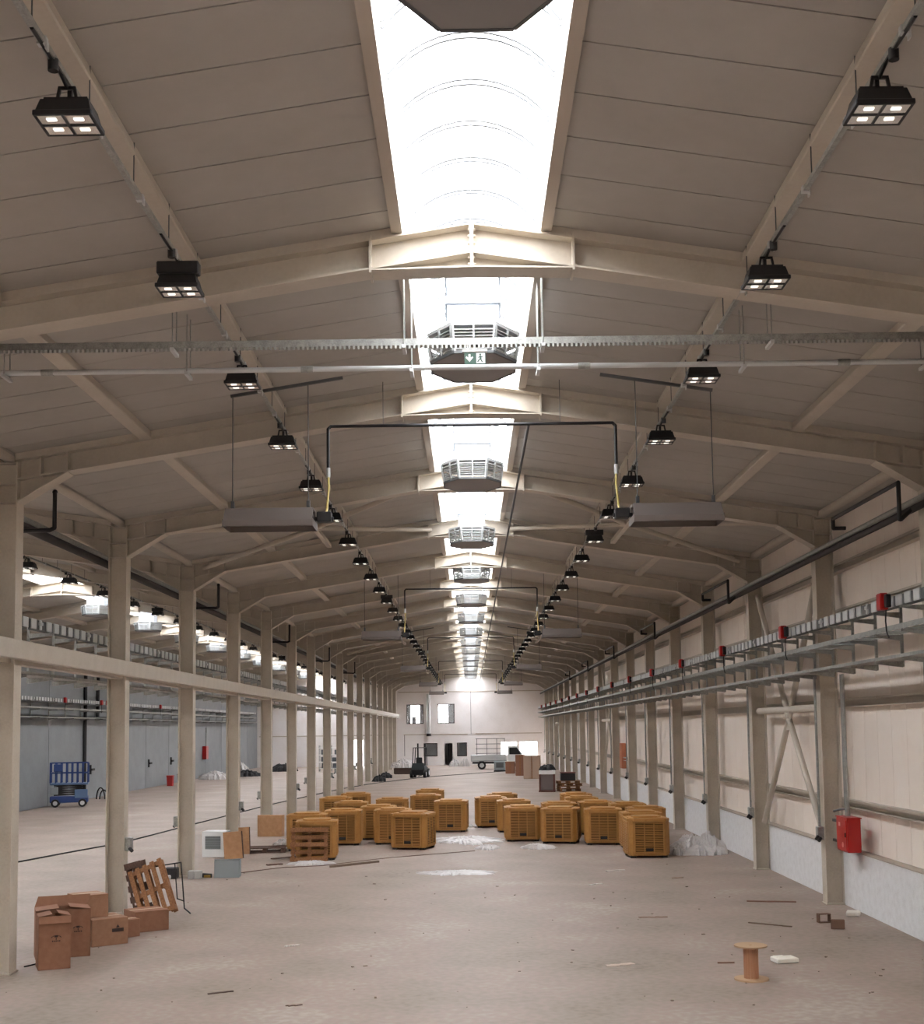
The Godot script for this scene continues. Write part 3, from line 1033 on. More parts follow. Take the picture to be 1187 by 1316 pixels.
# ------------------------------------------------------------------ services along the walls and column rows
func tray_run(at: Vector3, s: float, length: float, label: String, first: float, bus_label: String, step := 1.25) -> void:
	# brackets stand at x = 0, arms reach to x = s * 0.44; three tiers
	var t := thing("cable_ladder", label, "cable tray", at)
	var b := Geo.new()
	b.box(Vector3(0, -0.40, 0), Vector3(0.04, 0.94, 0.05))
	for y: float in [0.0, -0.36, -0.78]:
		b.hexa([Vector3(0, y - 0.1, -0.016), Vector3(0, y - 0.1, 0.016), Vector3(s * 0.44, y - 0.04, 0.016), Vector3(s * 0.44, y - 0.04, -0.016), Vector3(0, y - 0.005, -0.016), Vector3(0, y - 0.005, 0.016), Vector3(s * 0.44, y - 0.005, 0.016), Vector3(s * 0.44, y - 0.005, -0.016)])
	var bm := b.mesh()
	var d := first
	while d < length:
		put(bm, "bracket", M.galv, t, V(0, 0, d))
		d += step
	for e in [[-0.36, 0.08], [-0.78, 0.05]]:
		var y: float = e[0]
		for xx: float in [0.03, 0.44]:
			var g := Geo.new()
			g.minmax(V(s * xx - 0.006, y, 0), V(s * xx + 0.006, y + float(e[1]), length))
			part(g, "side_rail", M.galv, t)
	var g2 := Geo.new()
	g2.minmax(V(s * 0.03, -0.78, 0), V(s * 0.44, -0.775, length))
	part(g2, "tray_bed", M.galv, t)
	g2 = Geo.new()
	d = 0.15
	while d < length:
		g2.minmax(V(s * 0.03, -0.355, d), V(s * 0.44, -0.345, d + 0.05))
		d += 0.4
	part(g2, "rung", M.galv, t).set_meta("kind", "stuff")
	var bus := thing("busbar_trunking", bus_label, "busbar", at + Vector3(s * 0.33, 0, 0))
	var g3 := Geo.new()
	g3.minmax(V(-0.07, 0, 0), V(0.07, 0.16, length))
	part(g3, "casing", M.darkgalv, bus)
	var pl := Geo.new()
	pl.cbox(Vector3(s * 0.08, 0.085, 0), Vector3(0.03, 0.17, 0.24), 0.008)
	var plm := pl.mesh()
	pl = Geo.new()
	pl.cbox(Vector3(s * 0.08, 0.085, 0.04), Vector3(0.036, 0.17, 0.08), 0.008)
	pl.cbox(Vector3(s * 0.095, 0.1, 0.06), Vector3(0.05, 0.06, 0.12), 0.008)
	var plm2 := pl.mesh()
	d = 0.2
	var i := 0
	while d < length - 0.2:
		put(plm2 if i % 7 == 4 else plm, "cover_plate", M.zinc, bus, V(0, 0, d))
		d += 0.38
		i += 1

func build_wall_services() -> void:
	var g: Geo
	tray_run(V(6.84, 5.25, 13.0), -1.0, 105.0, "three-tier galvanised cable ladder along the right wall columns", 0.4, "busbar trunking with silver cover plates on the right wall cable ladder")
	tray_run(V(-7.66, 5.25, 14.0), 1.0, 104.0, "three-tier cable ladder behind the left column row", 1.1, "busbar trunking on the cable ladder behind the left columns", 1.3)
	tray_run(V(FAR_X + 0.05, 5.05, 45.0), 1.0, 72.0, "cable ladder high on the grey wall of the hall beyond", 0.6, "busbar trunking high on the grey wall of the hall beyond", 2.5)
	# red tap-off boxes on the right trunking, each with its cable
	var tb := thing("tap_off_box", "", "electrical box", Vector3.ZERO, 0.0, "red tap-off boxes on the right trunking")
	g = Geo.new()
	g.cbox(Vector3(-0.17, 0.1, 0), Vector3(0.13, 0.26, 0.2), 0.02)
	part(g, "cover", M.red, tb)
	g = Geo.new()
	g.cbox(Vector3(-0.14, 0.1, 0.15), Vector3(0.08, 0.2, 0.1), 0.01)
	part(g, "body", M.black, tb)
	g = Geo.new()
	g.tube([Vector3(-0.14, -0.02, 0.06), Vector3(-0.15, -0.2, 0.06), Vector3(-0.14, -0.36, 0.05), Vector3(-0.13, -0.46, 0.12)], 0.012, 6)
	part(g, "lead", M.black, tb)
	for i in 16:
		var lab := "small red tap-off box on the right wall trunking, %s from the camera" % ORD[i]
		var at := V(6.51, 5.25, 19.0 + 6.1 * i)
		if i == 0:
			tb.position = at
			tb.set_meta("label", lab)
		else: dup(tb, at, lab)
	for q in [[61.5, "single"], [67.6, "left"], [68.7, "right"], [80.5, "far"], [89.0, "farthest"]]:
		var o := dup(tb, V(FAR_X + 0.38, 5.05, q[0]), "dark red tap-off box on the grey wall trunking beyond, the %s one" % {"single": "nearest", "left": "second", "right": "third", "far": "fourth", "farthest": "fifth"}[q[1]], 180.0)
		o.set_meta("group", "tap-off boxes on the grey wall")
	# socket units on the columns
	var so := thing("socket_outlet", "", "socket", Vector3.ZERO, 0.0, "column socket outlets")
	g = Geo.new()
	g.cbox(Vector3(0, 0, 0), Vector3(0.12, 0.26, 0.18), 0.015)
	part(g, "box", M.galv, so)
	for q in [Vector3(-0.06, -0.06, 0.09), Vector3(-0.02, -0.09, 0.12)]:
		g = Geo.new()
		g.cyl(q, q + Vector3(-0.05, -0.05, 0.04), 0.038, 0.034, 10)
		part(g, "plug_cover", M.black, so)
	g = Geo.new()
	g.cyl(Vector3(0, 0.12, 0), Vector3(0, 3.05, 0), 0.026, 0.026, 8)
	part(g, "conduit", M.galv, so)
	for k in range(3, FRAMES):
		var lab := "grey socket box with conduit on the right wall column, %s from the camera" % ORD[k - 3]
		var at := V(6.815, 1.37, 0.65 + BAY * k - 0.02)
		if k == 3:
			so.position = at
			so.set_meta("label", lab)
		else: dup(so, at, lab)
	var so2 := thing("socket_outlet", "", "socket", Vector3.ZERO, 0.0, "socket boxes on the left columns")
	g = Geo.new()
	g.cbox(Vector3(0, 0, 0), Vector3(0.12, 0.26, 0.18), 0.015)
	part(g, "box", M.galv, so2)
	g = Geo.new()
	g.cyl(Vector3(0.03, -0.08, 0.06), Vector3(0.09, -0.13, 0.1), 0.04, 0.035, 10)
	part(g, "plug_cover", M.black, so2)
	for k in range(4, 16):
		var right_side := k % 2 == 0
		var lab := "grey socket box on the %s side of the left row column, %s from the camera" % ["right" if right_side else "left", ORD[k - 2]]
		var at := V(-6.71 if right_side else -7.19, 1.33, 0.65 + BAY * k)
		if k == 4:
			so2.position = at
			so2.set_meta("label", lab)
		else: dup(so2, at, lab, 0.0 if right_side else 180.0)
	# guard beam across the left columns
	var bm := thing("guard_beam", "long cream box beam bolted across the left column row", "beam", V(-6.70, 4.75, 2.0))
	g = Geo.new()
	g.cbox(V(0, 0, 57.5), Vector3(0.13, 0.29, 115.0), 0.012)
	part(g, "beam", M.steel, bm)
	for k in range(2, FRAMES):
		g = Geo.new()
		g.minmax(V(-0.3, -0.2, 0.65 + BAY * k - 2.0 + 0.2), V(-0.1, -0.12, 0.65 + BAY * k + 4.0 - 0.2))
		part(g, "lower_rail", M.steel, bm)
	# wall cross braces on the right
	for bi in 3:
		var d0 := 24.65 + 36.0 * bi
		var node := V(7.06, 3.62, d0 + 3.0)
		var wbr := thing("wall_brace", "cream tubular cross brace between right wall columns, in the %s braced bay" % ORD[bi], "brace", node)
		for q in [[-2.55, 0.35], [-2.45, 5.62], [2.95, 0.35], [3.0, 5.62]]:
			g = Geo.new()
			g.cyl(Vector3(0, 0, 0), V(0, q[0], d0 + float(q[1])) - V(0, 0, d0 + 3.0), 0.065, 0.065, 12)
			part(g, "tube", M.steel, wbr)
		g = Geo.new()
		g.cyl(V(0, 0.2, -2.8), V(0, 0.2, 2.8), 0.08, 0.08, 14)
		part(g, "strut", M.steel, wbr)
		g = Geo.new()
		g.box(Vector3(-0.02, 0, 0), Vector3(0.016, 0.5, 0.34))
		part(g, "node_plate", M.steel, wbr)
	# fire hose cabinet
	var hc := thing("hose_cabinet", "glossy red fire hose cabinet on the right wall beside a column", "cabinet", V(7.02, 1.13, 23.42))
	g = Geo.new()
	g.cbox(Vector3(0, 0.31, 0), Vector3(0.25, 0.62, 0.68), 0.012)
	part(g, "body", M.red, hc)
	g = Geo.new()
	g.cbox(Vector3(-0.13, 0.31, 0), Vector3(0.02, 0.56, 0.6), 0.008)
	var dr := part(g, "door", M.red, hc)
	g = Geo.new()
	g.cyl(Vector3(-0.14, 0.13, 0.08), Vector3(-0.147, 0.13, 0.08), 0.05, 0.05, 12)
	part(g, "sticker", flat(rgb(224, 170, 160), 0.6), dr)
	g = Geo.new()
	g.box(Vector3(-0.142, 0.5, -0.1), Vector3(0.006, 0.07, 0.1))
	part(g, "sticker", flat(rgb(224, 170, 160), 0.6), dr)
	g = Geo.new()
	g.box(Vector3(-0.145, 0.32, 0.26), Vector3(0.02, 0.08, 0.03))
	part(g, "latch", M.dark, dr)
	g = Geo.new()
	g.cbox(Vector3(0, 0.63, 0), Vector3(0.28, 0.02, 0.72), 0.004)
	part(g, "top_ledge", M.red, hc)
	g = Geo.new()
	g.cyl(Vector3(0.02, 0.6, -0.1), Vector3(0.02, 0.86, -0.1), 0.045, 0.045, 10)
	g.cyl(Vector3(0.02, 0.84, -0.1), Vector3(0.02, 3.3, -0.1), 0.028, 0.028, 10)
	g.cyl(Vector3(0.02, 0.84, -0.22), Vector3(0.02, 3.3, -0.22), 0.022, 0.022, 10)
	part(g, "riser_pipe", M.galv, hc)
	g = Geo.new()
	g.tube([Vector3(0.02, 0.78, -0.1), Vector3(-0.1, 0.76, -0.2), Vector3(-0.16, 0.72, -0.36)], 0.022, 8)
	part(g, "valve", M.darkgalv, hc)
	for y: float in [0.12, 0.5]:
		g = Geo.new()
		g.box(Vector3(0.03, y, -0.71), Vector3(0.04, 0.05, 0.75))
		part(g, "mount_arm", M.darkgalv, hc)
	# small wall fixtures farther down the right side
	for q in [[7.2, 1.55, 44.2, 0.1, 0.85, 0.35, rgb(150, 40, 34), "slim dark red fire extinguisher box on the right wall", "fire_box", "cabinet"], [7.3, 1.5, 60.0, 0.2, 1.2, 0.9, rgb(186, 116, 84), "orange-brown box fixed to the right wall far down the hall", "wall_box", "box"]]:
		var o := thing(q[8], q[7], q[9], V(q[0], q[1], q[2]))
		g = Geo.new()
		g.cbox(Vector3(0, float(q[4]) / 2.0, 0), Vector3(q[3], q[4], q[5]), 0.02)
		part(g, "body", flat(q[6], 0.6), o)
		g = Geo.new()
		g.cbox(Vector3(-float(q[3]) / 2.0, float(q[4]) / 2.0, 0), Vector3(0.02, float(q[4]) * 0.9, float(q[5]) * 0.85), 0.006)
		part(g, "lid", flat(q[6], 0.5), o)

# ------------------------------------------------------------------ things on the floor
func make_cooler() -> Node3D:
	var t := thing("evaporative_cooler", "", "cooler", Vector3.ZERO, 0.0, "tan evaporative coolers on the hall floor")
	var oct := func(w: float, c: float) -> PackedVector2Array:
		var h := w / 2.0
		return PackedVector2Array([Vector2(-h + c, -h), Vector2(h - c, -h), Vector2(h, -h + c), Vector2(h, h - c), Vector2(h - c, h), Vector2(-h + c, h), Vector2(-h, h - c), Vector2(-h, -h + c)])
	var up := Transform3D(Basis(Vector3.RIGHT, Vector3.BACK, Vector3.DOWN), Vector3.ZERO)
	var g := Geo.new()
	g.prism(oct.call(1.06, 0.09), -1.0, -0.06, up)
	part(g, "body", M.tan, t)
	g = Geo.new()
	for i in 8:
		var a: Vector2 = oct.call(1.04, 0.1)[i]
		var b: Vector2 = oct.call(1.04, 0.1)[(i + 1) % 8]
		g.bar(Vector3(a.x, 1.0, a.y), Vector3(b.x, 1.0, b.y), 0.09, 0.07)
	g.prism(oct.call(0.98, 0.09), -1.05, -0.99, up)
	g.prism(oct.call(0.74, 0.12), -1.09, -1.04, up)
	part(g, "lid", M.tan, t)
	g = Geo.new()
	for s in [Vector2(-1, -1), Vector2(1, -1), Vector2(1, 1), Vector2(-1, 1)]:
		g.box(Vector3(s.x * 0.42, 0.035, s.y * 0.42), Vector3(0.14, 0.07, 0.14))
	g.box(Vector3(0, 0.06, 0), Vector3(0.86, 0.03, 0.86))
	part(g, "base", M.dark, t)
	var pad := Geo.new()
	pad.box(Vector3(0, 0.53, 0.531), Vector3(0.76, 0.8, 0.008))
	var padm := pad.mesh()
	var sl := Geo.new()
	for j in 17:
		sl.bar(Vector3(-0.375, 0.155 + j * 0.047, 0.545), Vector3(0.375, 0.155 + j * 0.047, 0.545), 0.034, 0.008, Vector3(0, 1, 0.7))
	for x: float in [-0.385, -0.128, 0.128, 0.385]:
		sl.box(Vector3(x, 0.53, 0.547), Vector3(0.024, 0.82, 0.036))
	for y: float in [0.12, 0.94]:
		sl.box(Vector3(0, y, 0.547), Vector3(0.79, 0.024, 0.036))
	var slm := sl.mesh()
	var lg := Geo.new()
	lg.cbox(Vector3(0, 0.22, 0.565), Vector3(0.2, 0.075, 0.012), 0.003)
	var lgm := lg.mesh()
	for i in 4:
		var b := Basis(Vector3.UP, PI / 2.0 * i)
		for q in [[padm, "filter_pad", M.pad], [slm, "louvre_grille", M.tan2], [lgm, "maker_plate", M.dark]]:
			if q[1] == "maker_plate" and i % 2 == 1: continue
			var o := put(q[0], q[1], q[2], t)
			o.basis = b
	return t

func board_stack(t: Node3D, m: Material) -> void:   # a wooden pallet lying flat, 1.2 by 0.8
	for y: float in [0.011, 0.133]:
		var zs := [-0.35, 0.0, 0.35] if y < 0.1 else [-0.35, -0.175, 0.0, 0.175, 0.35]
		for z in zs:
			var g := Geo.new()
			g.cbox(Vector3.ZERO, Vector3(1.2, 0.022, 0.1), 0.003)
			part(g, "board", m, t, Vector3(0, y, z))
	for x: float in [-0.52, 0.0, 0.52]:
		var g := Geo.new()
		g.box(Vector3.ZERO, Vector3(0.1, 0.02, 0.8))
		part(g, "stringer", m, t, Vector3(x, 0.112, 0))
		for z: float in [-0.33, 0.0, 0.33]:
			g = Geo.new()
			g.box(Vector3.ZERO, Vector3(0.11, 0.08, 0.13))
			part(g, "block", m, t, Vector3(x, 0.062, z))

func pallet(label: String, m: Material, tr: Transform3D) -> Node3D:
	var t := thing("wooden_pallet", label, "pallet")
	board_stack(t, m)
	t.transform = tr
	return t

func carton(label: String, x: float, d: float, w: float, h: float, dp: float, turn: float, m: Material, flaps := 0, y := 0.0) -> Node3D:
	# (x, d) is the middle of the front face's bottom edge
	var b := Basis(Vector3.UP, deg_to_rad(turn))
	var t := thing("cardboard_box", label, "box", V(x, y, d) + b * Vector3(0, 0, -dp / 2.0), turn)
	var g := Geo.new()
	var k := 0.008
	if flaps == 0:
		g.cbox(Vector3(0, h / 2.0, 0), Vector3(w, h, dp), 0.006)
		part(g, "carton", m, t)
		g = Geo.new()
		g.box(Vector3(0, h + 0.001, 0), Vector3(w * 0.99, 0.003, 0.05))
		part(g, "tape", M.tape, t)
	else:
		g.minmax(Vector3(-w / 2.0, 0, -dp / 2.0), Vector3(w / 2.0, k, dp / 2.0))
		g.minmax(Vector3(-w / 2.0, 0, -dp / 2.0), Vector3(-w / 2.0 + k, h, dp / 2.0))
		g.minmax(Vector3(w / 2.0 - k, 0, -dp / 2.0), Vector3(w / 2.0, h, dp / 2.0))
		g.minmax(Vector3(-w / 2.0, 0, -dp / 2.0), Vector3(w / 2.0, h, -dp / 2.0 + k))
		g.minmax(Vector3(-w / 2.0, 0, dp / 2.0 - k), Vector3(w / 2.0, h, dp / 2.0))
		part(g, "carton", m, t)
		for e in [[Vector3(0, h, dp / 2.0), Vector3(0, -0.1, 0.045), w], [Vector3(-w / 2.0, h, 0), Vector3(w * 0.42, 0.03, 0), -dp], [Vector3(w / 2.0, h, 0), Vector3(-w * 0.38, 0.045, 0), -dp], [Vector3(0, h, -dp / 2.0), Vector3(0.05, 0.16, -0.06), w]]:
			if flaps == 1 and e[0].z < -0.01: continue
			if flaps == 2 and e[0].z > 0.01: continue
			g = Geo.new()
			var o: Vector3 = e[0]
			var f: Vector3 = e[1]
			var l: Vector3 = Vector3(absf(e[2]) / 2.0, 0, 0) if e[2] > 0 else Vector3(0, 0, absf(e[2]) / 2.0)
			var nn := l.cross(f).normalized() * 0.006
			g.hexa([o - l, o + l, o + l * 0.98 + f, o - l * 0.98 + f, o - l + nn, o + l + nn, o + l * 0.98 + f + nn, o - l * 0.98 + f + nn])
			part(g, "flap", m, t)
	return t

func print_mark(t: Node3D, at: Vector3, kind: int, face := 0) -> void:
	var b := Basis.IDENTITY if face == 0 else Basis(Vector3.UP, -PI / 2.0)
	var g := Geo.new()
	if kind == 0:      # tree-like emblem over a line of lettering
		for a in 9:
			var t0 := PI * (0.1 + 0.8 * a / 8.0)
			g.box(at + b * Vector3(cos(t0) * 0.07, sin(t0) * 0.035, 0.002), b * Vector3(0.012, 0.012, 0.003))
		g.box(at + b * Vector3(0, 0.025, 0.002), Vector3(0.05, 0.03, 0.003))
		g.box(at + b * Vector3(0, -0.012, 0.002), Vector3(0.012, 0.035, 0.003))
		for i in 5: g.box(at + b * Vector3(-0.05 + i * 0.025, -0.045, 0.002), Vector3(0.016, 0.02, 0.003))
	else:              # dark label with a small emblem above it
		g.box(at + b * Vector3(0, 0, 0.002), Vector3(0.2, 0.055, 0.003))
		g.prism(PackedVector2Array([Vector2(-0.03, 0.04), Vector2(0.03, 0.04), Vector2(0, 0.09)]), 0.0005, 0.0035, Transform3D(b, at))
	part(g, "print", M.print, t)

func crumple(w: float, dp: float, h: float, seed_: int, n := 26) -> Geo:
	var nz := FastNoiseLite.new()
	nz.seed = seed_
	nz.frequency = 1.6
	nz.fractal_type = FastNoiseLite.FRACTAL_RIDGED
	nz.fractal_octaves = 3
	var g := Geo.new()
	var pts := []
	for j in n:
		for i in n:
			var u := 2.0 * i / (n - 1) - 1.0
			var v := 2.0 * j / (n - 1) - 1.0
			var ang := atan2(v, u)
			var edge := 0.72 + 0.5 * nz.get_noise_2d(cos(ang) * 0.75 + 9.0, sin(ang) * 0.75)
			var r := sqrt(u * u * (1 - v * v / 2.0) + v * v * (1 - u * u / 2.0))
			var k := (edge * (0.6 + 0.4 * r)) if r > 0.0 else 1.0
			var x := u * sqrt(1 - v * v / 2.0) * k * w / 2.0
			var z := v * sqrt(1 - u * u / 2.0) * k * dp / 2.0
			var e := nz.get_noise_2d(x * 0.9 + seed_, z * 0.9) * 0.5 + 0.5
			var e2 := nz.get_noise_2d(x * 4.0 + 30.0, z * 4.0) * 0.5 + 0.5
			var e3 := nz.get_noise_2d(x * 9.0 + 70.0, z * 9.0) * 0.5 + 0.5
			var y := h * pow(maxf(0.0, 1.0 - r * r), 0.45) * (0.1 + 0.55 * e + 0.3 * e2 * e2 + 0.22 * e3) + 0.02 * e3 * (1.0 - r)
			pts.append(Vector3(x, maxf(y, 0.0) + 0.004 * (1.0 - r), z))
	for j in n - 1:
		for i in n - 1:
			var q := j * n + i
			g.tri(pts[q], pts[q + 1], pts[q + n + 1])
			g.tri(pts[q], pts[q + n + 1], pts[q + n])
	return g

func wheel(t: Node3D, c: Vector3, r: float, w: float, along_x: bool) -> void:
	var ax := Vector3.RIGHT if along_x else Vector3.BACK
	var g := Geo.new()
	g.cyl(c - ax * w / 2.0, c + ax * w / 2.0, r, r, 18)
	var ti := part(g, "wheel", M.rubber, t)
	g = Geo.new()
	g.cyl(c - ax * (w / 2.0 + 0.01), c + ax * (w / 2.0 + 0.01), r * 0.55, r * 0.55, 14)
	part(g, "rim", M.zinc, ti)

func build_floor_things() -> void:
	var g: Geo
	M.tan = worldmat(speckle(256, 51, [[0.0, rgb(160, 112, 54)], [0.5, rgb(178, 128, 66)], [1.0, rgb(190, 142, 80)]], 0.02, 0.12, 0.4), 1.3, 0.55, false)
	M.tan2 = flat(rgb(178, 128, 68), 0.6)
	M.pad = flat(rgb(84, 54, 30), 0.9)
	M.card = worldmat(speckle(256, 61, [[0.0, rgb(132, 90, 66)], [0.5, rgb(143, 100, 75)], [1.0, rgb(153, 111, 86)]], 0.02, 0.2, 0.4), 0.7, 0.8, false)
	M.card2 = worldmat(speckle(256, 63, [[0.0, rgb(144, 104, 78)], [0.5, rgb(155, 115, 88)], [1.0, rgb(165, 127, 100)]], 0.02, 0.2, 0.4), 0.7, 0.8, false)
	M.ply = worldmat(speckle(256, 65, [[0.0, rgb(164, 120, 82)], [0.5, rgb(176, 132, 93)], [1.0, rgb(187, 145, 107)]], 0.02, 0.15, 0.3), 0.9, 0.7, false)
	M.wood = worldmat(speckle(256, 67, [[0.0, rgb(112, 74, 46)], [0.5, rgb(146, 100, 64)], [1.0, rgb(172, 126, 86)]], 0.03, 0.15, 0.4), 0.5, 0.85, false)
	M.darkwood = worldmat(speckle(256, 69, [[0.0, rgb(66, 48, 40)], [0.5, rgb(92, 68, 56)], [1.0, rgb(120, 94, 78)]], 0.03, 0.15, 0.4), 0.5, 0.85, false)
	M.flange = flat(rgb(182, 150, 116), 0.7)
	M.print = flat(rgb(62, 46, 40), 0.9)
	M.tape = flat(rgb(196, 168, 138), 0.5)
	M.plastic = flat(rgb(206, 200, 196), 0.4)
	M.plastic.backlight_enabled = true
	M.plastic.backlight = Color(0.25, 0.24, 0.24)
	M.blue = flat(rgb(36, 62, 118), 0.5)
	M.bluegrey = flat(rgb(92, 116, 150), 0.5)
	M.greypaint = flat(rgb(140, 146, 146), 0.55)

	# ---- coolers (x, depth of the front, turn, label)
	var co := make_cooler()
	var spots := [
		[-4.2, 34.0, 4.0, "behind the upright wooden pallet"],
		[-4.84, 36.6, 0.0, "half hidden, second in the leftmost line behind the pallet"],
		[-3.92, 38.2, 2.0, "third from left in the front row of the left cluster"],
		[-4.94, 45.4, 0.0, "in the back left corner of the left cluster"],
		[-4.1, 42.4, 0.0, "third deep in the left cluster's left line"],
		[-4.44, 48.2, 3.0, "deepest of the left cluster's left line"],
		[-2.98, 40.0, 0.0, "peeping out between two front coolers of the left cluster"],
		[-2.42, 38.3, 0.0, "partly covered by the turned cooler in the left cluster"],
		[-1.86, 36.6, -16.0, "turned to show its right side, at the left cluster's front"],
		[-0.72, 42.6, -4.0, "alone at the right end of the left cluster"],
		[-1.69, 46.3, 0.0, "second row, just left of the left cluster's right end"],
		[-2.8, 44.2, 0.0, "in the middle row of the left cluster"],
		[-1.66, 50.4, 0.0, "farthest back of the left cluster"],
		[0.72, 44.3, 2.0, "leftmost of the right cluster"],
		[1.16, 46.6, 0.0, "peeping over the leftmost one of the right cluster"],
		[1.44, 42.2, 0.0, "second from left in the right cluster"],
		[1.59, 38.8, 0.0, "third from left, at the right cluster's front"],
		[2.62, 37.9, -12.0, "fourth from left, showing its dark right side"],
		[3.92, 37.3, -4.0, "fifth from left, beside the front right line"],
		[4.73, 33.5, 2.0, "frontmost of the right cluster, nearest to the plastic heap"],
		[4.88, 35.6, 2.0, "directly behind the frontmost one of the right cluster"],
		[5.28, 37.6, 0.0, "third in the line nearest to the right wall"],
		[3.88, 46.0, 0.0, "farthest back of the right cluster"],
		[3.86, 43.6, 0.0, "second farthest back of the right cluster"],
		[4.1, 40.9, 0.0, "in the middle row of the right cluster, right of centre"],
		[5.0, 39.8, 0.0, "at the back of the line nearest to the right wall"],
		[2.86, 40.5, 0.0, "in the middle row of the right cluster, left of centre"]]
	for i in spots.size():
		var q: Array = spots[i]
		var lab := "tan louvred cooler " + String(q[3])
		var b := Basis(Vector3.UP, deg_to_rad(q[2]))
		var at: Vector3 = V(q[0], 0, q[1]) + b * Vector3(0, 0, -0.54)
		if i == 0:
			co.position = at
			co.rotation_degrees.y = q[2]
			co.set_meta("label", lab)
		else: dup(co, at, lab, q[2])

	# ---- pallets
	pallet("brown wooden pallet standing upright against the front left cooler", M.wood, Transform3D(Basis(Vector3.RIGHT, deg_to_rad(-98.0)).scaled_local(Vector3(0.84, 1, 1.12)), V(-4.36, 0.455, 33.72)))
	var lean := Basis(Vector3(0, 0, 1), deg_to_rad(-66.0)) * Basis(Vector3.RIGHT, deg_to_rad(76.0))
	pallet("dark weathered pallet leaning on the left column behind cardboard boxes", M.darkwood, Transform3D(Basis(Vector3.BACK, deg_to_rad(17.0)) * Basis(Vector3.UP, deg_to_rad(-52.0)) * Basis(Vector3.RIGHT, deg_to_rad(84.0)).scaled_local(Vector3(0.62, 1, 1.22)), V(-6.32, 0.56, 24.2)))
	pallet("brown pallet leaning in front of the dark pallet at the left column", M.wood, Transform3D(Basis(Vector3.BACK, deg_to_rad(24.0)) * Basis(Vector3.RIGHT, deg_to_rad(66.0)) * Basis(Vector3.UP, deg_to_rad(90.0)).scaled_local(Vector3(0.9, 1, 0.85)), V(-5.98, 0.5, 23.75)))
	pallet("dark pallet lying flat on the floor left of the coolers", M.darkwood, Transform3D(Basis(Vector3.UP, deg_to_rad(6.0)), V(-6.0, 0.0, 36.6)))
	var fr := thing("bent_rod", "bent black metal rod leaning beside the brown pallet at the column", "rod", V(-5.75, 0.0, 24.35), 8.0)
	g = Geo.new()
	g.tube([Vector3(-0.45, 0.9, -0.1), Vector3(0.12, 0.98, -0.1), Vector3(0.2, 0.12, 0.05), Vector3(0.32, 0.02, 0.08)], 0.014, 6)
	g.tube([Vector3(0.0, 0.97, -0.1), Vector3(0.06, 0.3, 0.0), Vector3(0.2, 0.25, 0.03)], 0.012, 6)
	part(g, "bar", M.black, fr)

	# ---- cardboard boxes by the left columns
	var t := carton("tall brown cardboard box nearest to the camera, its top flaps half closed", -6.24, 18.9, 0.46, 0.78, 0.42, 24.0, M.card, 1)
	print_mark(t, Vector3(0.02, 0.46, 0.212), 0)
	t = carton("tall wide cardboard box with open flaps behind the nearest box", -6.42, 19.85, 0.82, 0.74, 0.5, 22.0, M.card, 2)
	print_mark(t, Vector3(0.22, 0.44, 0.252), 0)
	t = carton("low wide cardboard box with dark printed label under another box", -6.0, 20.95, 0.62, 0.44, 0.62, 38.0, M.card2)
	print_mark(t, Vector3(0.13, 0.24, 0.312), 1)
	carton("cardboard box stacked on top of the box with the dark label", -6.3, 21.0, 0.52, 0.38, 0.5, 38.0, M.card2, 0, 0.443)
	carton("small cardboard box on the floor at the right of the group", -5.86, 21.75, 0.32, 0.3, 0.3, 44.0, M.card)
	carton("medium cardboard box at the far right of the group, white tape strips", -5.66, 22.35, 0.62, 0.36, 0.56, 36.0, M.card)

	# ---- things around the second and third left columns
	t = carton("square brown carton standing by the left columns beyond the grey bin", -6.72, 41.85, 0.84, 0.7, 0.3, -10.0, M.ply)
	for q in [[-6.56, 34.7, 0.5, 0.74, "brown panel leaning against the white cabinet by the left columns", 4.0], [-6.5, 36.0, 0.3, 0.76, "narrow brown panel standing behind the leaning brown panel", 2.0]]:
		t = thing("plywood_sheet", q[4], "panel", V(q[0], 0, q[1]), 6.0)
		g = Geo.new()
		g.cbox(Vector3(0, float(q[3]) / 2.0, 0), Vector3(q[2], q[3], 0.04), 0.004)
		part(g, "sheet", M.ply, t)
		g = Geo.new()
		g.box(Vector3(float(q[2]) / 2.0 + 0.012, float(q[3]) / 2.0, -0.03), Vector3(0.024, q[3], 0.1))
		part(g, "edge_batten", M.darkwood, t)
		t.rotation_degrees.x = -6.0
		t.rotation_degrees.z = float(q[5])
	t = thing("white_cabinet", "white boxed unit with a grey grille behind the third left column", "cabinet", V(-7.16, 0, 35.3), -6.0)
	g = Geo.new()
	g.cbox(Vector3(0, 0.37, 0), Vector3(0.66, 0.72, 0.5), 0.015)
	part(g, "body", M.white, t)
	g = Geo.new()
	g.box(Vector3(-0.02, 0.42, 0.252), Vector3(0.44, 0.36, 0.008))
	var grl := part(g, "grille", M.greypaint, t)
	g = Geo.new()
	for i in 7: g.box(Vector3(-0.02, 0.28 + i * 0.047, 0.26), Vector3(0.43, 0.012, 0.012))
	part(g, "slat", M.darkgalv, grl).set_meta("kind", "stuff")
	g = Geo.new()
	g.box(Vector3(0.333, 0.37, 0), Vector3(0.01, 0.68, 0.46))
	part(g, "side_panel", M.greypaint, t)
	t = thing("metal_trough", "grey open metal trough on the floor by the third left column", "trough", V(-5.9, 0, 30.45), 3.0)
	g = Geo.new()
	g.hexa([Vector3(-0.3, 0, 0.16), Vector3(0.3, 0, 0.16), Vector3(0.3, 0, 0.18), Vector3(-0.3, 0, 0.18), Vector3(-0.28, 0.42, 0.1), Vector3(0.29, 0.42, 0.1), Vector3(0.29, 0.42, 0.12), Vector3(-0.28, 0.42, 0.12)])
	g.box(Vector3(0, 0.01, -0.02), Vector3(0.6, 0.02, 0.38))
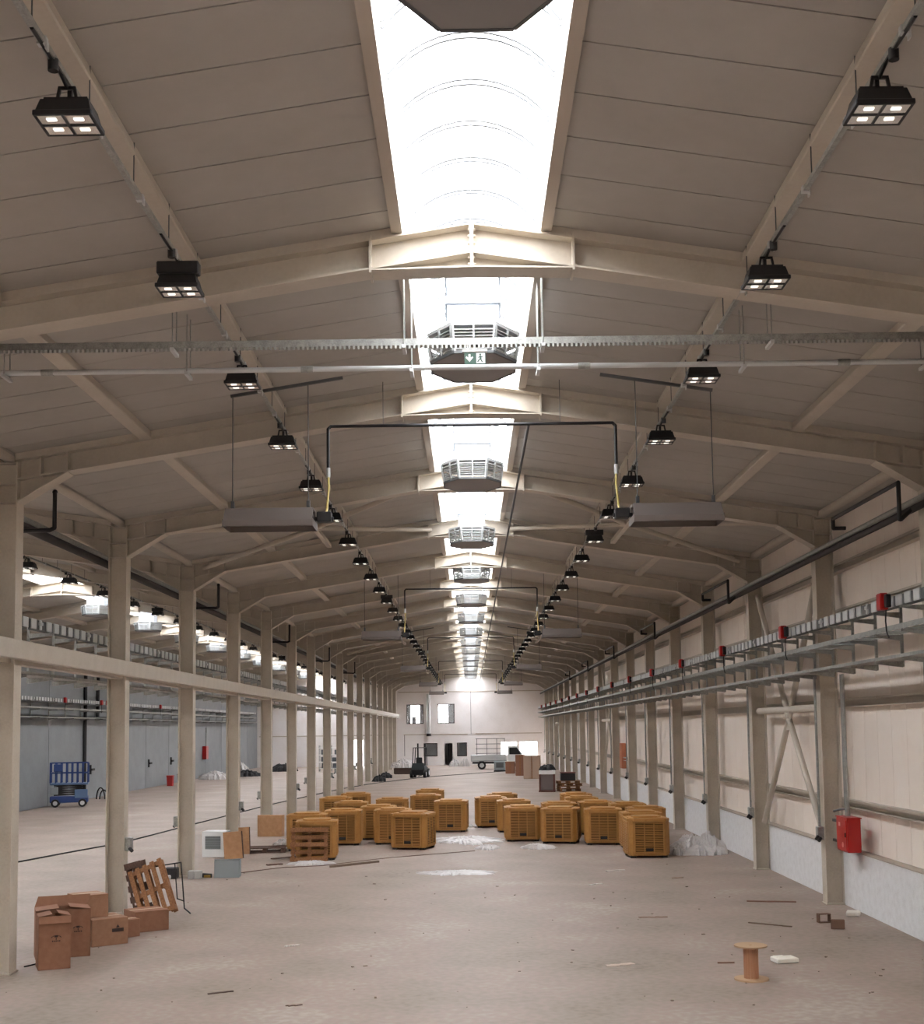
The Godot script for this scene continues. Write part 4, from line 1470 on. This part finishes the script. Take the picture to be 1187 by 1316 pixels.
	g.box(Vector3(0, 0.2, -0.2), Vector3(0.58, 0.4, 0.02))
	for s: float in [-0.29, 0.29]: g.box(Vector3(s, 0.2, -0.03), Vector3(0.02, 0.4, 0.34))
	part(g, "body", M.greypaint, t)
	g = Geo.new()
	g.bar(Vector3(-0.3, 0.425, 0.115), Vector3(0.31, 0.425, 0.115), 0.04, 0.025)
	part(g, "rim", M.greypaint, t)
	t = thing("concrete_block", "pale grey hollow block at the foot of the third left column", "block", V(-6.62, 0, 30.15))
	for s: float in [-0.08, 0.08]:
		g = Geo.new()
		g.cbox(Vector3(s, 0.1, 0), Vector3(0.15, 0.19, 0.2), 0.008)
		part(g, "half", flat(rgb(176, 174, 168), 0.9), t)
	t = thing("power_tool", "small black and yellow tool beside the pale grey block", "tool", V(-6.36, 0, 30.25))
	g = Geo.new()
	g.cyl(Vector3(-0.1, 0.07, 0), Vector3(0.12, 0.06, 0), 0.055, 0.05, 10)
	part(g, "motor", M.black, t)
	g = Geo.new()
	g.cbox(Vector3(0.02, 0.05, 0.05), Vector3(0.16, 0.06, 0.05), 0.01)
	part(g, "grip", flat(rgb(150, 118, 40), 0.6), t)
	t = thing("tool_case", "small dark case with white items left of the third left column", "case", V(-7.22, 0, 30.3))
	g = Geo.new()
	g.cbox(Vector3(0, 0.13, 0), Vector3(0.3, 0.26, 0.3), 0.02)
	part(g, "body", M.dark, t)
	g = Geo.new()
	g.cbox(Vector3(-0.05, 0.05, 0.19), Vector3(0.16, 0.1, 0.08), 0.02)
	part(g, "white_packet", M.white, t)

	# ---- right foreground
	t = thing("cable_spool", "empty wooden cable spool standing on the floor at front right", "spool", V(3.83, 0, 17.5))
	g = Geo.new()
	g.lathe([Vector2(0, 0.0), Vector2(0.235, 0.0), Vector2(0.235, 0.022), Vector2(0, 0.022)], Vector3.ZERO, 32)
	part(g, "lower_flange", M.flange, t)
	g = Geo.new()
	g.lathe([Vector2(0.022, 0.45), Vector2(0.225, 0.45), Vector2(0.225, 0.47), Vector2(0.022, 0.47), Vector2(0.022, 0.45)], Vector3.ZERO, 32)
	part(g, "upper_flange", M.flange, t)
	for i in 18:
		g = Geo.new()
		var a := TAU * i / 18.0
		g.bar(Vector3(cos(a) * 0.094, 0.022, sin(a) * 0.094), Vector3(cos(a) * 0.094, 0.45, sin(a) * 0.094), 0.03, 0.012, Vector3(cos(a), 0, sin(a)))
		part(g, "stave", M.core, t)
	t = thing("foam_slab", "flat white foam slab on the floor beside the wooden spool", "foam", V(4.6, 0, 18.75), 12.0)
	g = Geo.new()
	g.cbox(Vector3(0, 0.035, 0), Vector3(0.34, 0.07, 0.26), 0.012)
	g.cbox(Vector3(-0.06, 0.05, -0.03), Vector3(0.18, 0.06, 0.18), 0.015)
	part(g, "slab", flat(rgb(226, 220, 206), 0.9), t)
	t = thing("foam_slab", "small white slab lying against the right wall plinth", "foam", V(6.95, 0, 23.1), -20.0)
	g = Geo.new()
	g.cbox(Vector3(0, 0.04, 0), Vector3(0.24, 0.08, 0.3), 0.015)
	part(g, "slab", flat(rgb(220, 212, 200), 0.9), t)
	for q in [[6.2, 22.35, 10.0, "brown hollow steel bracket showing its open end, near the right wall"], [6.24, 21.65, -14.0, "brown folded steel bracket closest to the camera, near the right wall"]]:
		t = thing("steel_bracket", q[3], "bracket", V(q[0], 0, q[1]), q[2])
		var rust := flat(rgb(112, 84, 66), 0.7)
		for e in [[Vector3(0, 0.007, 0), Vector3(0.22, 0.014, 0.12)], [Vector3(0, 0.153, 0), Vector3(0.22, 0.014, 0.12)], [Vector3(0.104, 0.08, 0), Vector3(0.014, 0.14, 0.12)], [Vector3(-0.104, 0.08, 0), Vector3(0.014, 0.14, 0.12)]]:
			g = Geo.new()
			g.cbox(e[0], e[1], 0.004)
			part(g, "plate", rust, t)
		if q[2] < 0:
			g = Geo.new()
			g.cbox(Vector3(0, 0.08, 0.062), Vector3(0.23, 0.15, 0.012), 0.004)
			part(g, "face_plate", rust, t)
			t.rotation_degrees.x = -4.0

	# ---- crumpled plastic
	var heaps := [[6.1, 34.7, 1.7, 1.5, 0.72, 7, "large crumpled heap of white plastic film by the right wall"], [-0.2, 39.2, 2.3, 2.6, 0.16, 8, "white plastic film spread between the two cooler clusters"], [-0.4, 30.6, 1.9, 1.0, 0.07, 9, "thin strip of white plastic film nearest to the camera in mid hall"], [0.46, 36.6, 0.7, 0.9, 0.14, 10, "small white plastic scrap right of mid hall"], [1.95, 36.6, 1.0, 0.9, 0.16, 11, "white plastic scrap in front of the right cooler cluster"], [-5.62, 38.0, 0.8, 0.9, 0.3, 12, "white plastic film beside the flat dark pallet"], [-4.2, 33.0, 1.2, 0.5, 0.12, 14, "white plastic scraps at the foot of the upright pallet"], [-0.2, 44.6, 0.6, 0.7, 0.2, 13, "white plastic film left of the right cooler cluster"]]
	for q in heaps:
		t = thing("plastic_film", q[6], "plastic film", V(q[0], 0, q[1]))
		if q[4] > 0.5:      # a big heap is several folds thrown together
			var whole := Geo.new()
			for f in [[0.0, 0.15, 1.0, 0.9, 0.62, 3], [0.42, -0.1, 0.95, 0.9, 0.66, 5], [-0.42, 0.25, 0.8, 0.8, 0.4, 6], [0.15, 0.5, 1.1, 0.7, 0.34, 9], [0.55, 0.4, 0.6, 0.6, 0.3, 12], [-0.1, -0.35, 1.0, 0.8, 0.5, 15]]:
				var c := crumple(f[2], f[3], f[4], 100 + int(f[5]), 30)
				var s0 := whole.v.size()
				for k in c.v.size():
					whole.v.append(c.v[k] + Vector3(f[0], 0, f[1]))
					whole.n.append(c.n[k])
				for k in c.ix: whole.ix.append(s0 + k)
			part(whole, "sheet", M.plastic, t)
		else: part(crumple(q[2], q[3], q[4], q[5], 34), "sheet", M.plastic, t)

	# ---- strips, boards and scraps
	var strips := [[-3.62, 32.2, -2.5, 33.3, 0.07, 0.05, rgb(112, 94, 80), "wooden_batten", "dark timber batten on the floor by the left cooler cluster", "batten"], [5.45, 25.1, 6.35, 24.9, 0.08, 0.02, rgb(132, 98, 84), "cardboard_strip", "long ragged brown cardboard strip near the right wall", "cardboard"], [4.88, 22.4, 5.5, 21.9, 0.03, 0.02, rgb(116, 98, 84), "wooden_batten", "thin straight batten on the floor behind the spool", "batten"], [3.6, 18.7, 3.84, 18.7, 0.03, 0.02, rgb(140, 108, 90), "wooden_batten", "short brown batten just left of the spool", "batten"], [3.05, 23.2, 3.55, 23.2, 0.07, 0.012, rgb(138, 112, 96), "cardboard_strip", "torn brown strip on the floor in front of the right cooler cluster", "cardboard"], [3.25, 30.5, 3.7, 30.7, 0.1, 0.03, rgb(206, 198, 190), "cardboard_strip", "pale strip on the floor before the front right cooler", "cardboard"], [-3.55, 17.0, -3.25, 17.15, 0.035, 0.015, rgb(96, 78, 68), "cardboard_strip", "dark sliver on the floor at front left", "cardboard"], [-2.4, 16.2, -2.2, 16.25, 0.03, 0.012, rgb(120, 98, 86), "cardboard_strip", "small brown sliver at the bottom edge left of centre", "cardboard"], [-5.5, 34.5, -4.9, 34.9, 0.06, 0.03, rgb(108, 84, 72), "wooden_batten", "brown batten on the floor behind the grey trough", "batten"], [-5.35, 32.9, -5.0, 33.1, 0.12, 0.03, rgb(104, 78, 66), "cardboard_strip", "dark brown scrap right of the grey trough", "cardboard"], [2.6, 28.0, 2.9, 28.2, 0.05, 0.015, rgb(226, 222, 216), "cardboard_strip", "small white scrap in front of the right cooler cluster", "cardboard"], [1.95, 18.6, 2.35, 18.75, 0.12, 0.01, rgb(200, 180, 166), "cardboard_strip", "pale paper scrap on the floor left of the spool", "cardboard"], [4.6, 29.0, 4.85, 29.1, 0.05, 0.015, rgb(150, 126, 108), "cardboard_strip", "tiny brown scrap left of the right wall, mid hall", "cardboard"], [-3.05, 20.6, -2.85, 20.7, 0.05, 0.02, rgb(216, 208, 200), "cardboard_strip", "tiny white scrap right of the cardboard boxes", "cardboard"]]
	for q in strips:
		var a := V(q[0], 0, q[1])
		var b := V(q[2], 0, q[3])
		t = thing(q[7], q[8], q[9], (a + b) / 2.0)
		g = Geo.new()
		var n := 5
		for i in n:      # slightly bent pieces end to end
			var p0 := (a.lerp(b, float(i) / n) - (a + b) / 2.0) + Vector3(0, float(q[5]) / 2.0, rng.randf_range(-0.02, 0.02))
			var p1 := (a.lerp(b, (i + 1.15) / n) - (a + b) / 2.0) + Vector3(0, float(q[5]) / 2.0, rng.randf_range(-0.02, 0.02))
			if q[7] == "wooden_batten":
				p0.z = (a.lerp(b, float(i) / n) - (a + b) / 2.0).z
				p1.z = (a.lerp(b, (i + 1.0) / n) - (a + b) / 2.0).z
			g.bar(p0, p1, float(q[4]) * (1.0 if q[7] == "wooden_batten" else rng.randf_range(0.7, 1.2)), q[5])
		part(g, "strip", flat(q[6], 0.9), t)

	# ---- cables across the floor
	t = thing("floor_cable", "long dark cable lying across the floor from the left hall", "cable", V(-12.4, 0.02, 34.6))
	g = Geo.new()
	var cps := [[-16.0, 22.0], [-12.39, 34.58], [-11.74, 37.53], [-11.12, 39.9], [-10.59, 46.8], [-9.56, 59.26], [-7.7, 74.6], [-6.3, 81.5], [-3.38, 90.9], [2.19, 100.1], [6.8, 107.0]]
	var path := []
	for q in cps: path.append(V(q[0] + 12.4, 0, q[1] - 34.6))
	g.tube(path, 0.022, 6)
	part(g, "lead", M.rubber, t)
	t = thing("floor_cable", "thin brown cable lying on the floor in front of the left coolers", "cable", V(-5.7, 0.01, 31.2))
	g = Geo.new()
	path = []
	for q in [[-5.72, 31.24], [-4.87, 32.3], [-3.9, 32.6], [-2.24, 34.4], [0.09, 36.0]]: path.append(V(q[0] + 5.7, 0, q[1] - 31.2))
	g.tube(path, 0.01, 6)
	part(g, "lead", flat(rgb(110, 84, 72), 0.8), t)
	t = thing("floor_cable", "short dark cable between the first column and the nearest box", "cable", V(-6.9, 0.01, 19.1))
	g = Geo.new()
	g.tube([V(0.14, 0, 0.0), V(0.3, 0, 0.35), V(0.5, 0, 1.2)], 0.01, 6)
	part(g, "lead", M.rubber, t)
	# ---- crumbs and chips swept nowhere in particular
	g = Geo.new()
	for i in 130:
		var cx := rng.randf_range(-6.4, 6.9)
		var cd := 13.0 + 19.0 * pow(rng.randf(), 1.4)
		var s := rng.randf_range(0.01, 0.03)
		g.box(V(cx, s * 0.2, cd), Vector3(s * rng.randf_range(0.8, 2.4), s * 0.4, s), Basis(Vector3.UP, rng.randf() * PI))
	var crumbs := part(g, "floor_litter", flat(rgb(124, 106, 92), 0.95), self)
	tag(crumbs, "tiny brown chips and crumbs scattered over the dusty floor", "litter")
	crumbs.set_meta("kind", "stuff")
	build_far_things()

# ------------------------------------------------------------------ far end of the hall and the neighbouring hall
func build_far_things() -> void:
	var g: Geo
	var t: Node3D
	# scissor lift by the grey wall
	t = thing("scissor_lift", "blue scissor lift parked at the grey wall beyond the left columns", "lift", V(-19.3, 0, 60.3), 14.0)
	g = Geo.new()
	g.cbox(Vector3(0, 0.36, 0), Vector3(1.75, 0.3, 0.78), 0.03)
	part(g, "chassis", M.blue, t)
	for sx: float in [-0.62, 0.62]:
		for sz: float in [-0.36, 0.36]: wheel(t, Vector3(sx, 0.19, sz), 0.19, 0.13, false)
	g = Geo.new()
	g.cbox(Vector3(0.56, 0.62, 0.36), Vector3(0.6, 0.42, 0.08), 0.02)
	part(g, "battery_cover", M.bluegrey, t)
	g = Geo.new()
	g.cbox(Vector3(-0.66, 0.78, 0.36), Vector3(0.34, 0.36, 0.06), 0.02)
	part(g, "side_panel", M.greypaint, t)
	for i in 5:
		for s: float in [-1.0, 1.0]:
			g = Geo.new()
			g.bar(Vector3(-0.7 * s, 0.56 + i * 0.1, 0.2), Vector3(0.7 * s, 0.64 + i * 0.1, 0.2), 0.04, 0.06)
			part(g, "scissor_arm", M.dark, t)
	g = Geo.new()
	g.cbox(Vector3(0, 1.1, 0), Vector3(1.75, 0.1, 0.76), 0.015)
	part(g, "platform", M.bluegrey, t)
	for y: float in [1.62, 2.1]:
		for s: float in [-0.37, 0.37]:
			g = Geo.new()
			g.bar(Vector3(-0.87, y, s), Vector3(0.87, y, s), 0.05, 0.05)
			part(g, "guard_rail", M.blue, t)
		for s: float in [-0.86, 0.86]:
			g = Geo.new()
			g.bar(Vector3(s, y, -0.37), Vector3(s, y, 0.37), 0.05, 0.05)
			part(g, "guard_rail", M.blue, t)
	for i in 8:
		for s: float in [-0.37, 0.37]:
			g = Geo.new()
			g.bar(Vector3(-0.86 + i * 0.2457, 1.15, s), Vector3(-0.86 + i * 0.2457, 2.1, s), 0.06, 0.05, Vector3.BACK)
			part(g, "guard_post", M.blue, t)
	g = Geo.new()
	g.cbox(Vector3(-0.5, 1.86, 0.4), Vector3(0.4, 0.36, 0.06), 0.02)
	part(g, "sign_board", M.blue, t)
	# hose coil, red can, brown box
	t = thing("hose_coil", "loose dark hose coil against the grey wall beyond", "hose", V(-19.6, 0, 66.4))
	g = Geo.new()
	for k in 2:
		var ring := []
		for i in 13:
			var a := PI * i / 12.0
			ring.append(Vector3(cos(a) * 0.22 + k * 0.2, sin(a) * (0.6 - k * 0.12) + 0.02, k * 0.1))
		g.tube(ring, 0.035, 6)
	part(g, "hose", M.rubber, t)
	for q in [[-19.66, 82.0, 0.42, 0.66, 0.4, rgb(168, 36, 34), "red_bin", "red square bin standing at the grey wall beyond", "bin"], [-19.9, 86.0, 0.4, 0.62, 0.4, rgb(92, 68, 60), "brown_bin", "brown square bin standing at the grey wall beyond", "bin"]]:
		t = thing(q[6], q[7], q[8], V(q[0], 0, q[1]))
		g = Geo.new()
		g.hexa([Vector3(-0.17, 0, -0.17), Vector3(0.17, 0, -0.17), Vector3(0.17, 0, 0.17), Vector3(-0.17, 0, 0.17), Vector3(-0.2, q[3], -0.2), Vector3(0.2, q[3], -0.2), Vector3(0.2, q[3], 0.2), Vector3(-0.2, q[3], 0.2)])
		part(g, "body", flat(q[5], 0.6), t)
		g = Geo.new()
		g.cbox(Vector3(0, q[3], 0), Vector3(0.44, 0.05, 0.44), 0.01)
		part(g, "lid", flat(q[5], 0.5), t)
	t = thing("hose_box", "small red hose box fixed to the grey wall beyond", "cabinet", V(FAR_X + 0.17, 1.4, 96.0))
	g = Geo.new()
	g.cbox(Vector3(0, 0.5, 0), Vector3(0.3, 1.0, 0.8), 0.02)
	part(g, "body", M.red, t)
	g = Geo.new()
	g.cyl(Vector3(0.05, 1.0, 0), Vector3(0.05, 2.4, 0), 0.04, 0.04, 8)
	part(g, "riser_pipe", M.galv, t)
	# vertical dark rain pipe pair on the grey wall
	for q in [[66.2, "dark vertical pipe on the grey wall behind the scissor lift"], [68.4, "second dark vertical pipe on the grey wall right of the lift"]]:
		t = thing("wall_pipe", q[1], "pipe", V(FAR_X + 0.1, 0.0 if q[0] < 67 else 4.4, q[0]))
		g = Geo.new()
		g.cyl(Vector3(0, 0, 0), Vector3(0, 7.3 if q[0] < 67 else 2.9, 0), 0.09, 0.09, 10)
		part(g, "shaft", M.dark, t)
	# heaps at the far wall of the neighbouring hall
	for q in [[-18.9, 92.5, 2.4, 2.0, 0.7, 21, M.plastic, "white covered heap at the grey wall beyond, nearer one"], [-18.7, 101.0, 1.7, 1.8, 1.35, 22, M.plastic, "taller white wrapped heap by the grey wall's far end"], [-17.4, 97.5, 2.2, 1.6, 0.6, 23, M.dark, "dark heap of material at the grey wall's far end"], [-16.2, 108.0, 2.6, 1.6, 0.8, 24, M.dark, "dark heap of material before the neighbouring hall's end wall"]]:
		t = thing("covered_heap", q[7], "heap", V(q[0], 0, q[1]))
		part(crumple(q[2], q[3], q[4], q[5], 18), "cover", q[6], t)
	# storage rack in the neighbouring hall
	t = thing("storage_rack", "metal storage rack with dark goods at the neighbouring hall's end", "rack", V(-11.9, 0, 107.0))
	for x: float in [-1.0, 0.0, 1.0]:
		for z: float in [-0.3, 0.3]:
			g = Geo.new()
			g.box(Vector3(x, 1.1, z), Vector3(0.06, 2.2, 0.06))
			part(g, "post", M.galv, t)
	for y: float in [0.25, 0.8, 1.4, 2.0]:
		g = Geo.new()
		g.box(Vector3(0, y, 0), Vector3(2.06, 0.06, 0.66))
		part(g, "shelf", M.white, t)
	for q in [[-0.6, 0.83, 0.5, 0.4], [0.4, 0.83, 0.6, 0.35], [-0.5, 1.43, 0.7, 0.42], [0.55, 1.43, 0.5, 0.4], [-0.4, 0.28, 0.8, 0.42], [0.5, 0.28, 0.7, 0.4]]:
		var o := thing("storage_bin", "dark bin on the metal storage rack, %s" % ["middle shelf left", "middle shelf right", "upper shelf left", "upper shelf right", "bottom shelf left", "bottom shelf right"][[-0.6, 0.4, -0.5, 0.55, -0.4, 0.5].find(q[0])], "bin", V(-11.9 + q[0], q[1], 107.0), 0.0, "bins on the storage rack")
		g = Geo.new()
		g.cbox(Vector3(0, float(q[3]) / 2.0, 0), Vector3(q[2], q[3], 0.5), 0.02)
		part(g, "body", flat(rgb(84, 88, 92), 0.7), o)
	# forklift seen from behind
	t = thing("forklift", "dark forklift truck parked in the middle distance before the end wall", "forklift", V(-3.7, 0, 90.6), -8.0)
	g = Geo.new()
	g.hexa([Vector3(-0.5, 0.25, -0.7), Vector3(0.5, 0.25, -0.7), Vector3(0.55, 0.2, 0.75), Vector3(-0.55, 0.2, 0.75), Vector3(-0.5, 0.7, -0.7), Vector3(0.5, 0.7, -0.7), Vector3(0.42, 1.05, 0.6), Vector3(-0.42, 1.05, 0.6)])
	part(g, "counterweight", flat(rgb(38, 46, 46), 0.5), t)
	g = Geo.new()
	g.cbox(Vector3(0, 0.42, 0.74), Vector3(0.9, 0.4, 0.12), 0.04)
	part(g, "bumper", M.black, t)
	for sx: float in [-0.48, 0.48]:
		wheel(t, Vector3(sx, 0.27, 0.5), 0.27, 0.2, true)
		wheel(t, Vector3(sx, 0.32, -0.6), 0.32, 0.24, true)
		for z: float in [0.35, -0.55]:
			g = Geo.new()
			g.bar(Vector3(sx * 0.95, 0.85, z), Vector3(sx * 0.82, 2.14, z - 0.1), 0.06, 0.06, Vector3.BACK)
			part(g, "guard_post", M.black, t)
		g = Geo.new()
		g.box(Vector3(sx * 0.55, 1.3, -0.85), Vector3(0.1, 2.3, 0.1))
		part(g, "mast_rail", M.dark, t)
	g = Geo.new()
	g.box(Vector3(0, 2.15, -0.2), Vector3(0.86, 0.04, 1.0))
	part(g, "overhead_guard", M.black, t)
	g = Geo.new()
	g.cbox(Vector3(0, 1.2, 0.1), Vector3(0.45, 0.5, 0.12), 0.04)
	g.cbox(Vector3(0, 1.0, -0.1), Vector3(0.45, 0.12, 0.42), 0.03)
	part(g, "seat", M.rubber, t)
	for q in [-0.22, 0.22]:
		g = Geo.new()
		g.box(Vector3(q, 0.08, -1.4), Vector3(0.1, 0.05, 1.0))
		part(g, "fork", M.dark, t)
	# flatbed truck with a glass rack
	t = thing("flatbed_truck", "small white flatbed truck with a metal rack at the end wall", "truck", V(2.15, 0, 107.2), 0.0)
	g = Geo.new()
	g.box(Vector3(0.3, 0.55, 0), Vector3(4.6, 0.14, 0.8))
	part(g, "chassis", M.dark, t)
	for i in 3:
		for z: float in [-0.9, 0.9]:
			g = Geo.new()
			g.cbox(Vector3(-0.6, 0.82 + i * 0.17, z), Vector3(3.0, 0.15, 0.04), 0.01)
			part(g, "side_board", M.zinc, t)
	g = Geo.new()
	g.box(Vector3(-0.6, 0.72, 0), Vector3(3.0, 0.06, 1.8))
	part(g, "bed", M.greypaint, t)
	g = Geo.new()
	g.cbox(Vector3(-2.1, 1.0, 0), Vector3(0.04, 0.5, 1.8), 0.01)
	part(g, "tailgate", M.darkgalv, t)
	for x: float in [-1.2, 2.0]:
		for z: float in [-0.75, 0.75]: wheel(t, Vector3(x, 0.35, z), 0.35, 0.22, false)
	g = Geo.new()
	g.prism(PackedVector2Array([Vector2(1.0, 0.5), Vector2(2.75, 0.5), Vector2(2.8, 1.1), Vector2(2.3, 1.2), Vector2(1.85, 1.95), Vector2(1.05, 1.95)]), -0.85, 0.85)
	part(g, "cab", M.white, t)
	for z: float in [-0.86, 0.86]:
		g = Geo.new()
		g.prism(PackedVector2Array([Vector2(1.15, 1.25), Vector2(2.15, 1.25), Vector2(1.8, 1.82), Vector2(1.15, 1.82)]), z - 0.01, z + 0.01)
		part(g, "side_window", M.dark, t)
	for x: float in [-1.6, -0.75, 0.1, 0.75]:
		g = Geo.new()
		g.box(Vector3(x, 1.85, 0.5), Vector3(0.05, 1.5, 0.05))
		part(g, "rack_post", M.darkgalv, t)
	for y: float in [1.35, 1.75, 2.15, 2.6]:
		g = Geo.new()
		g.box(Vector3(-0.45, y, 0.5), Vector3(2.5, 0.05, 0.05))
		part(g, "rack_rail", M.darkgalv, t)
	# cartons and machines on the right at the far end
	var brown := flat(rgb(142, 98, 76), 0.8)
	var palec := flat(rgb(176, 150, 130), 0.8)
	for q in [[3.66, 91.6, 0.68, 1.5, 0.9, brown, "tall brown crate at the far right, left of the paler crate"], [4.24, 85.8, 1.14, 1.56, 1.1, palec, "tall pale brown crate at the far right behind the stacked pallets"], [3.05, 96.0, 0.7, 0.9, 0.7, brown, "low brown crate beside the flatbed truck"]]:
		t = thing("packing_crate", q[6], "crate", V(q[0], 0, float(q[1]) + float(q[4]) / 2.0), -6.0)
		g = Geo.new()
		g.cbox(Vector3(0, float(q[3]) / 2.0, 0), Vector3(q[2], q[3], q[4]), 0.02)
		part(g, "body", q[5], t)
		g = Geo.new()
		g.box(Vector3(0, float(q[3]) * 0.5, float(q[4]) / 2.0 + 0.004), Vector3(0.06, float(q[3]) * 0.98, 0.01))
		part(g, "batten", M.wood, t)
		g = Geo.new()
		g.box(Vector3(0, float(q[3]) + 0.012, 0), Vector3(float(q[2]) * 1.03, 0.024, float(q[4]) * 1.03))
		part(g, "top_cover", palec, t)
	t = thing("welding_machine", "grey boxy machine on the floor in front of the flatbed truck", "machine", V(2.35, 0, 101.5))
	g = Geo.new()
	g.cbox(Vector3(0, 0.45, 0), Vector3(0.9, 0.75, 0.7), 0.05)
	part(g, "body", M.greypaint, t)
	g = Geo.new()
	g.box(Vector3(0, 0.5, 0.356), Vector3(0.6, 0.4, 0.01))
	part(g, "front_panel", M.darkgalv, t)
	g = Geo.new()
	g.box(Vector3(0, 0.04, 0), Vector3(0.95, 0.08, 0.75))
	part(g, "skid", M.dark, t)
	t = thing("packed_machine", "dark red-brown crate with white band and plastic on top, far right", "crate", V(4.17, 0, 68.5), -6.0)
	var rb := flat(rgb(104, 62, 52), 0.7)
	for x: float in [-0.38, 0.38]:
		for z: float in [-0.36, 0.36]:
			g = Geo.new()
			g.box(Vector3(x, 0.5, z), Vector3(0.08, 1.0, 0.08))
			part(g, "corner_post", rb, t)
	g = Geo.new()
	g.cbox(Vector3(0, 0.52, 0), Vector3(0.7, 0.84, 0.66), 0.02)
	part(g, "body", flat(rgb(120, 108, 104), 0.6), t)
	g = Geo.new()
	g.box(Vector3(0, 1.06, 0), Vector3(0.86, 0.2, 0.84))
	part(g, "white_band", M.white, t)
	g = Geo.new()
	g.box(Vector3(0, 0.04, 0), Vector3(0.9, 0.08, 0.86))
	part(g, "base", rb, t)
	t = thing("plastic_film", "dark plastic bag on top of the dark red-brown crate", "plastic film", V(4.2, 1.165, 68.5))
	part(crumple(0.9, 0.8, 0.4, 41, 14), "sheet", M.dark, t)
	var pn := 0
	for q in [[5.35, 0.0, 68.6, 10.0], [5.32, 0.146, 68.55, 4.0], [5.4, 0.292, 68.6, 16.0], [5.3, 0.438, 68.5, 8.0]]:
		pallet("brown pallet in the stack at the far right, %s from the floor" % ORD[pn], M.wood, Transform3D(Basis(Vector3.UP, deg_to_rad(q[3])), V(q[0], q[1], q[2])))
		pn += 1
	t = thing("tool_chest", "black chest on top of the pallet stack at the far right", "chest", V(5.3, 0.585, 68.6))
	g = Geo.new()
	g.cbox(Vector3(0, 0.2, 0), Vector3(0.8, 0.4, 0.6), 0.03)
	part(g, "body", M.black, t)
	g = Geo.new()
	g.cbox(Vector3(0, 0.43, 0), Vector3(0.84, 0.06, 0.64), 0.02)
	part(g, "lid", rb, t)
	# left of the forklift and by the end wall door
	t = thing("covered_heap", "white tarpaulin heap on a dark base left of the forklift", "heap", V(-5.25, 0, 98.5))
	g = Geo.new()
	g.cbox(Vector3(0, 0.25, 0), Vector3(1.5, 0.5, 1.6), 0.06)
	part(g, "base", flat(rgb(74, 56, 48), 0.8), t)
	part(crumple(2.0, 2.0, 0.8, 31, 18), "cover", M.plastic, t, Vector3(0, 0.5, 0))
	for q in [[-1.45, 116.5, 1.1, 0.75, 32, "white bulk bag by the end wall door, left one"], [-0.5, 116.0, 0.9, 1.0, 33, "taller white bulk bag by the end wall, right one"]]:
		t = thing("bulk_bag", q[5], "bag", V(q[0], 0, q[1]))
		part(crumple(q[2], 1.0, q[3], q[4], 16), "sack", M.plastic, t)
	for q in [[-6.2, 84.6, "dark pile of fittings at the foot of a far left column"], [-6.15, 90.6, "dark pile of fittings two columns farther along the left row"]]:
		t = thing("fitting_pile", q[2], "pile", V(q[0], 0, q[1]))
		part(crumple(1.0, 0.9, 0.5, 35, 14), "pile", M.dark, t)
